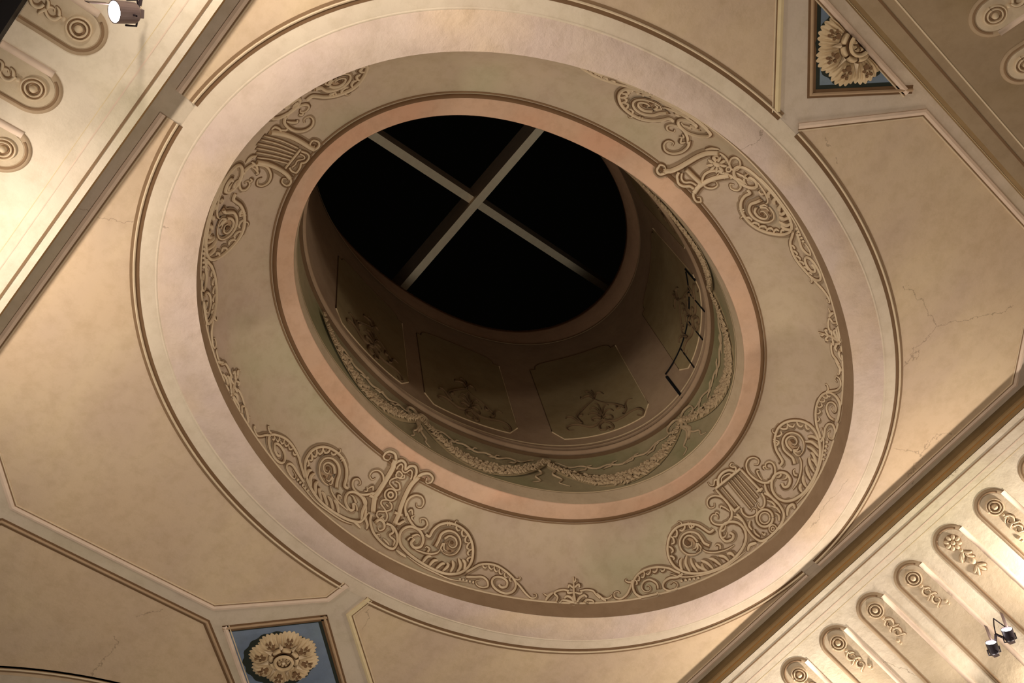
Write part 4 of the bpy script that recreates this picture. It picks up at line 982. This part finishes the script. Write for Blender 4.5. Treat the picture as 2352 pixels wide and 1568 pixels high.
LY_NE = [('arm', Z3, 46, None, [(1190, 780), (1090, 780), (1000, 810), (900, 868), (820, 915), (740, 950), (680, 965)]), ('arm_scroll', Z3, 28, 'end', [(700, 965), (650, 980), (622, 945), (640, 905), (682, 905), (692, 940), (665, 945)]),
 ('arm', Z3, 44, None, [(1285, 985), (1180, 1000), (1080, 1035), (1000, 1085), (955, 1145)]), ('arm_scroll', Z3, 26, 'end', [(950, 1140), (940, 1190), (975, 1235), (1015, 1225), (1010, 1190), (975, 1190)]),
 ('crossbar', Z3, 40, None, [(885, 930), (960, 1005), (1030, 1068)]), ('yoke', Z3, 26, None, [(820, 955), (800, 1000), (802, 1060), (850, 1095), (910, 1085), (950, 1105)]), ('yoke', Z3, 20, None, [(848, 965), (842, 1015), (870, 1050), (930, 1050), (975, 1075)]),
 ('foot', Z3, 26, None, [(1240, 955), (1300, 1010)]), ('disc_ring', Z3, 20, None, circ(1330, 880, 50, 58)), ('disc_ring', Z3, 16, None, circ(1272, 930, 22, 22)), ('disc_ring', Z3, 16, None, circ(1155, 828, 28, 18)),
] + [('petal', Z3, 30, 'both', [(1165+28*math.cos(t), 885+22*math.sin(t)), (1165+95*math.cos(t), 885+80*math.sin(t))]) for t in (2*PI*(i+.3)/9 for i in range(9))] \
 + [('flower_heart', Z3, 44, 'both', [(1135, 870), (1165, 885), (1195, 895)]), ('leaf', Z3, 24, 'both', [(1190, 780), (1250, 830), (1300, 930)]), ('leaf', Z3, 24, 'both', [(1060, 755), (1120, 740), (1190, 750)]), ('leaf', Z3, 24, 'both', [(1290, 1000), (1370, 1020), (1420, 1060)]), ('leaf', Z3, 22, 'both', [(1340, 960), (1420, 1000), (1490, 1040)])]
def to_params(strokes, surf=COVE):
    out = []
    for nm, c, w, tp, pts in strokes:
        px = [topx(c, q) for q in spline(pts, 5 if len(pts) < 14 else 4)]
        prm = [surf.param(q) for q in px]
        # local metres per pixel at the middle of the stroke
        k = px[len(px)//2]; P0 = surf.pt(*surf.param(k))
        dep = (np.array(P0)-EYE) @ RM[2]
        out.append((nm, w/c[2]/F*dep, tp, prm))
    return out
def carve(root, strokes, tr=lambda a, b: (a, b), shadow=True, mats=('cream', 'umber')):
    mbs = MB(); mbw = MB()
    for nm, w, tp, prm in strokes:
        pr = [tr(a, b) for a, b in prm]
        if nm == 'medallion_leaf':
            mb = MB(); relief(mb, COVE, pr, w, .009, tp, base=.0005); mb.build(nm, 'tan', root); continue
        if nm == 'drilled_eye':
            mb = MB(); relief(mb, COVE, pr, w, .003, tp, base=.015, flat=True); mb.build(nm, 'umber', root); continue
        up_ = .009 if nm in ('inner_coil', 'flower_petal') else 0.
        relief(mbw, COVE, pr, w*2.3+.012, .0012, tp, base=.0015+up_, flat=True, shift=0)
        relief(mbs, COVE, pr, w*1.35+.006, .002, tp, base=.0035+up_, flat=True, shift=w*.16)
        mb = MB(); relief(mb, COVE, pr, w, min(.026, w*.75), tp, base=.004+up_)
        mb.build(nm, mats[0], root)
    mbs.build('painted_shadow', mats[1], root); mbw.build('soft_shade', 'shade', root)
p90, p0_, pal = to_params(R90), to_params(R0), to_params(PAL)
PT = PI
half = [(p90, lambda a, b: (a, b), -75, 'to the left of the string lyre at the lower right'), (p90, lambda a, b: (-PI-a, b), -105, 'above and right of the string lyre at the lower right'),
        (p90, lambda a, b: (-a, b), 75, 'below the reeded lyre at the upper left'), (p90, lambda a, b: (PI+a, b), 105, 'above the reeded lyre at the upper left'),
        (p0_, lambda a, b: (a, b), -18, 'to the right of the chain lyre at the lower left'), (p0_, lambda a, b: (-a, b), 18, 'to the left of the chain lyre at the lower left'),
        (p0_, lambda a, b: (-PI-a, b), -160, 'below the flower lyre at the upper right'), (p0_, lambda a, b: (PI+a, b), 162, 'above the flower lyre at the upper right')]
for st_, tr_, deg, where in half:
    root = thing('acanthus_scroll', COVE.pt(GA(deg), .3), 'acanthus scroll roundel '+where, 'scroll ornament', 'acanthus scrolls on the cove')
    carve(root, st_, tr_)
for tr_, deg, where in ((lambda a, b: (a, b), -48.6, 'at the bottom centre of the cove'), (lambda a, b: (-a, b), 48.6, 'on the left side of the cove'),
                        (lambda a, b: (-PI-a, b), -131.4, 'on the right side of the cove'), (lambda a, b: (PI+a, b), 131.4, 'at the top, mostly behind the ring edge')):
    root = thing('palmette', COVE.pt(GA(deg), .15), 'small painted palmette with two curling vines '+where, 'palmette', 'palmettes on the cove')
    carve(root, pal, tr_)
for st_, deg, lab in ((LY_SE, -90, 'lyre with thin parallel strings and a round boss, lower right of the cove'), (LY_SW, 0, 'lyre with a chain of links between its arms, lower left of cove'),
                      (LY_NW, 90, 'lyre with reeded strings and two scrolled arms, upper left of the cove'), (LY_NE, 180, 'lyre with a crossbar and a flower, upper right of the cove')):
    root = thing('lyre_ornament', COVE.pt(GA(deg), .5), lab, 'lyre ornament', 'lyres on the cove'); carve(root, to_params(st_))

# ------------------------------------------------------------------ spotlights
def lampspot(loc, n, r, ln, label, arm_to, name='spotlight', plate=True, group='cornice spotlights', power=8):
    root = thing(name, loc, label, 'spotlight', group)
    n = Vector(n).normalized(); c = Vector(loc); s = n.cross(Vector((0, 0, 1))).normalized(); t = s.cross(n)
    def ringp(x, rr, k=28): return [c+n*x+(s*math.cos(2*PI*j/k)+t*math.sin(2*PI*j/k))*rr for j in range(k)]
    mb = MB(); grid(mb, [ringp(-ln+.0, .001), ringp(-ln, r*.82), ringp(-ln+.01, r*.93), ringp(-ln*.2, r), ringp(0, r*1.02), ringp(0, r*.93), ringp(-.012, r*.92), ringp(-.015, .001)], True)
    mb.build('housing', 'metal' if r > .05 else 'darkmetal', root, smooth=False)
    mb = MB(); grid(mb, [ringp(-.010, r*.915), ringp(-.004, r*.6), ringp(-.002, .001)], True); mb.build('lens', 'glow', root)
    mb = MB(); tube(mb, [c-n*ln*.55+s*r*1.12, c-n*ln*.55+s*r*1.15-n*ln*.5, c-n*ln*1.15, c-n*ln*.55-s*r*1.15-n*ln*.5, c-n*ln*.55-s*r*1.12], .006); mb.build('yoke', 'darkmetal', root)
    mb = MB(); tube(mb, [c-n*ln*1.12, Vector(arm_to)], .010); mb.build('arm', 'darkmetal', root)
    mb = MB(); strut(mb, c-n*ln*1.05, c-n*ln*1.28, .045); mb.build('knuckle', 'metal', root, smooth=False)
    if plate:
        mb = MB(); strut(mb, c+n*.0+t*r*1.02-s*r*.5, c+n*.11+t*r*1.15-s*r*.5, .05, .004, up=s); mb.build('barn_door', 'metal', root, smooth=False)
        mb = MB(); tube(mb, [c-n*ln*.6-t*r, c-n*ln*.6-t*r*1.45], .005); mb.build('pin', 'darkmetal', root)
    return root
def at(px, h): d = ray(px); return P(d[0]*h, d[1]*h, h)
l0 = at((262, 27), .900)
lampspot(l0, (.35, .62, -.70), .058, .125, 'single round spotlight with a glowing white face at the top left', at((326, -14), .935))
mb = MB(); tube(mb, [at((300, 22), .91)+Vector((math.sin(i*.9)*.012, 0, 0)) if i else at((300, 44), .91) for i in range(1)]+[at((312, 40), .912), at((324, 18), .92), at((320, 2), .93), at((334, -20), .94)], .003)
cb = mb.build('lamp_cable', 'cream'); tag(cb, 'thin pale cable looping up from the top left spotlight', 'cable')
lj = at((2287, 1456), .842)
A1 = at((2276, 1474), .838); A2 = at((2312, 1444), .838)
nR = (-.45, .75, .42)
lampspot(A1, nR, .043, .090, 'lower left one of the twin spotlights at the bottom right', lj, plate=True)
lampspot(A2, nR, .043, .090, 'upper right one of the twin spotlights at the bottom right', lj, plate=True)
mb = MB(); tube(mb, [lj, at((2283, 1436), .85), at((2282, 1420), .862)], .005); tube(mb, [at((2282, 1420), .862), at((2310, 1440), .85)], .005)
cb = mb.build('lamp_cable', 'darkmetal'); tag(cb, 'bent cable between the twin spotlights and the right cove', 'cable')

# ------------------------------------------------------------------ the rest of the hall, below the picture: floor and far walls
mb = MB(); mb.add([(-6, -13, 0), (14, -13, 0), (14, 6, 0), (-6, 6, 0)], [(0, 1, 2, 3)]); mb.build('floor', 'stone_floor', kind='structure', smooth=False)
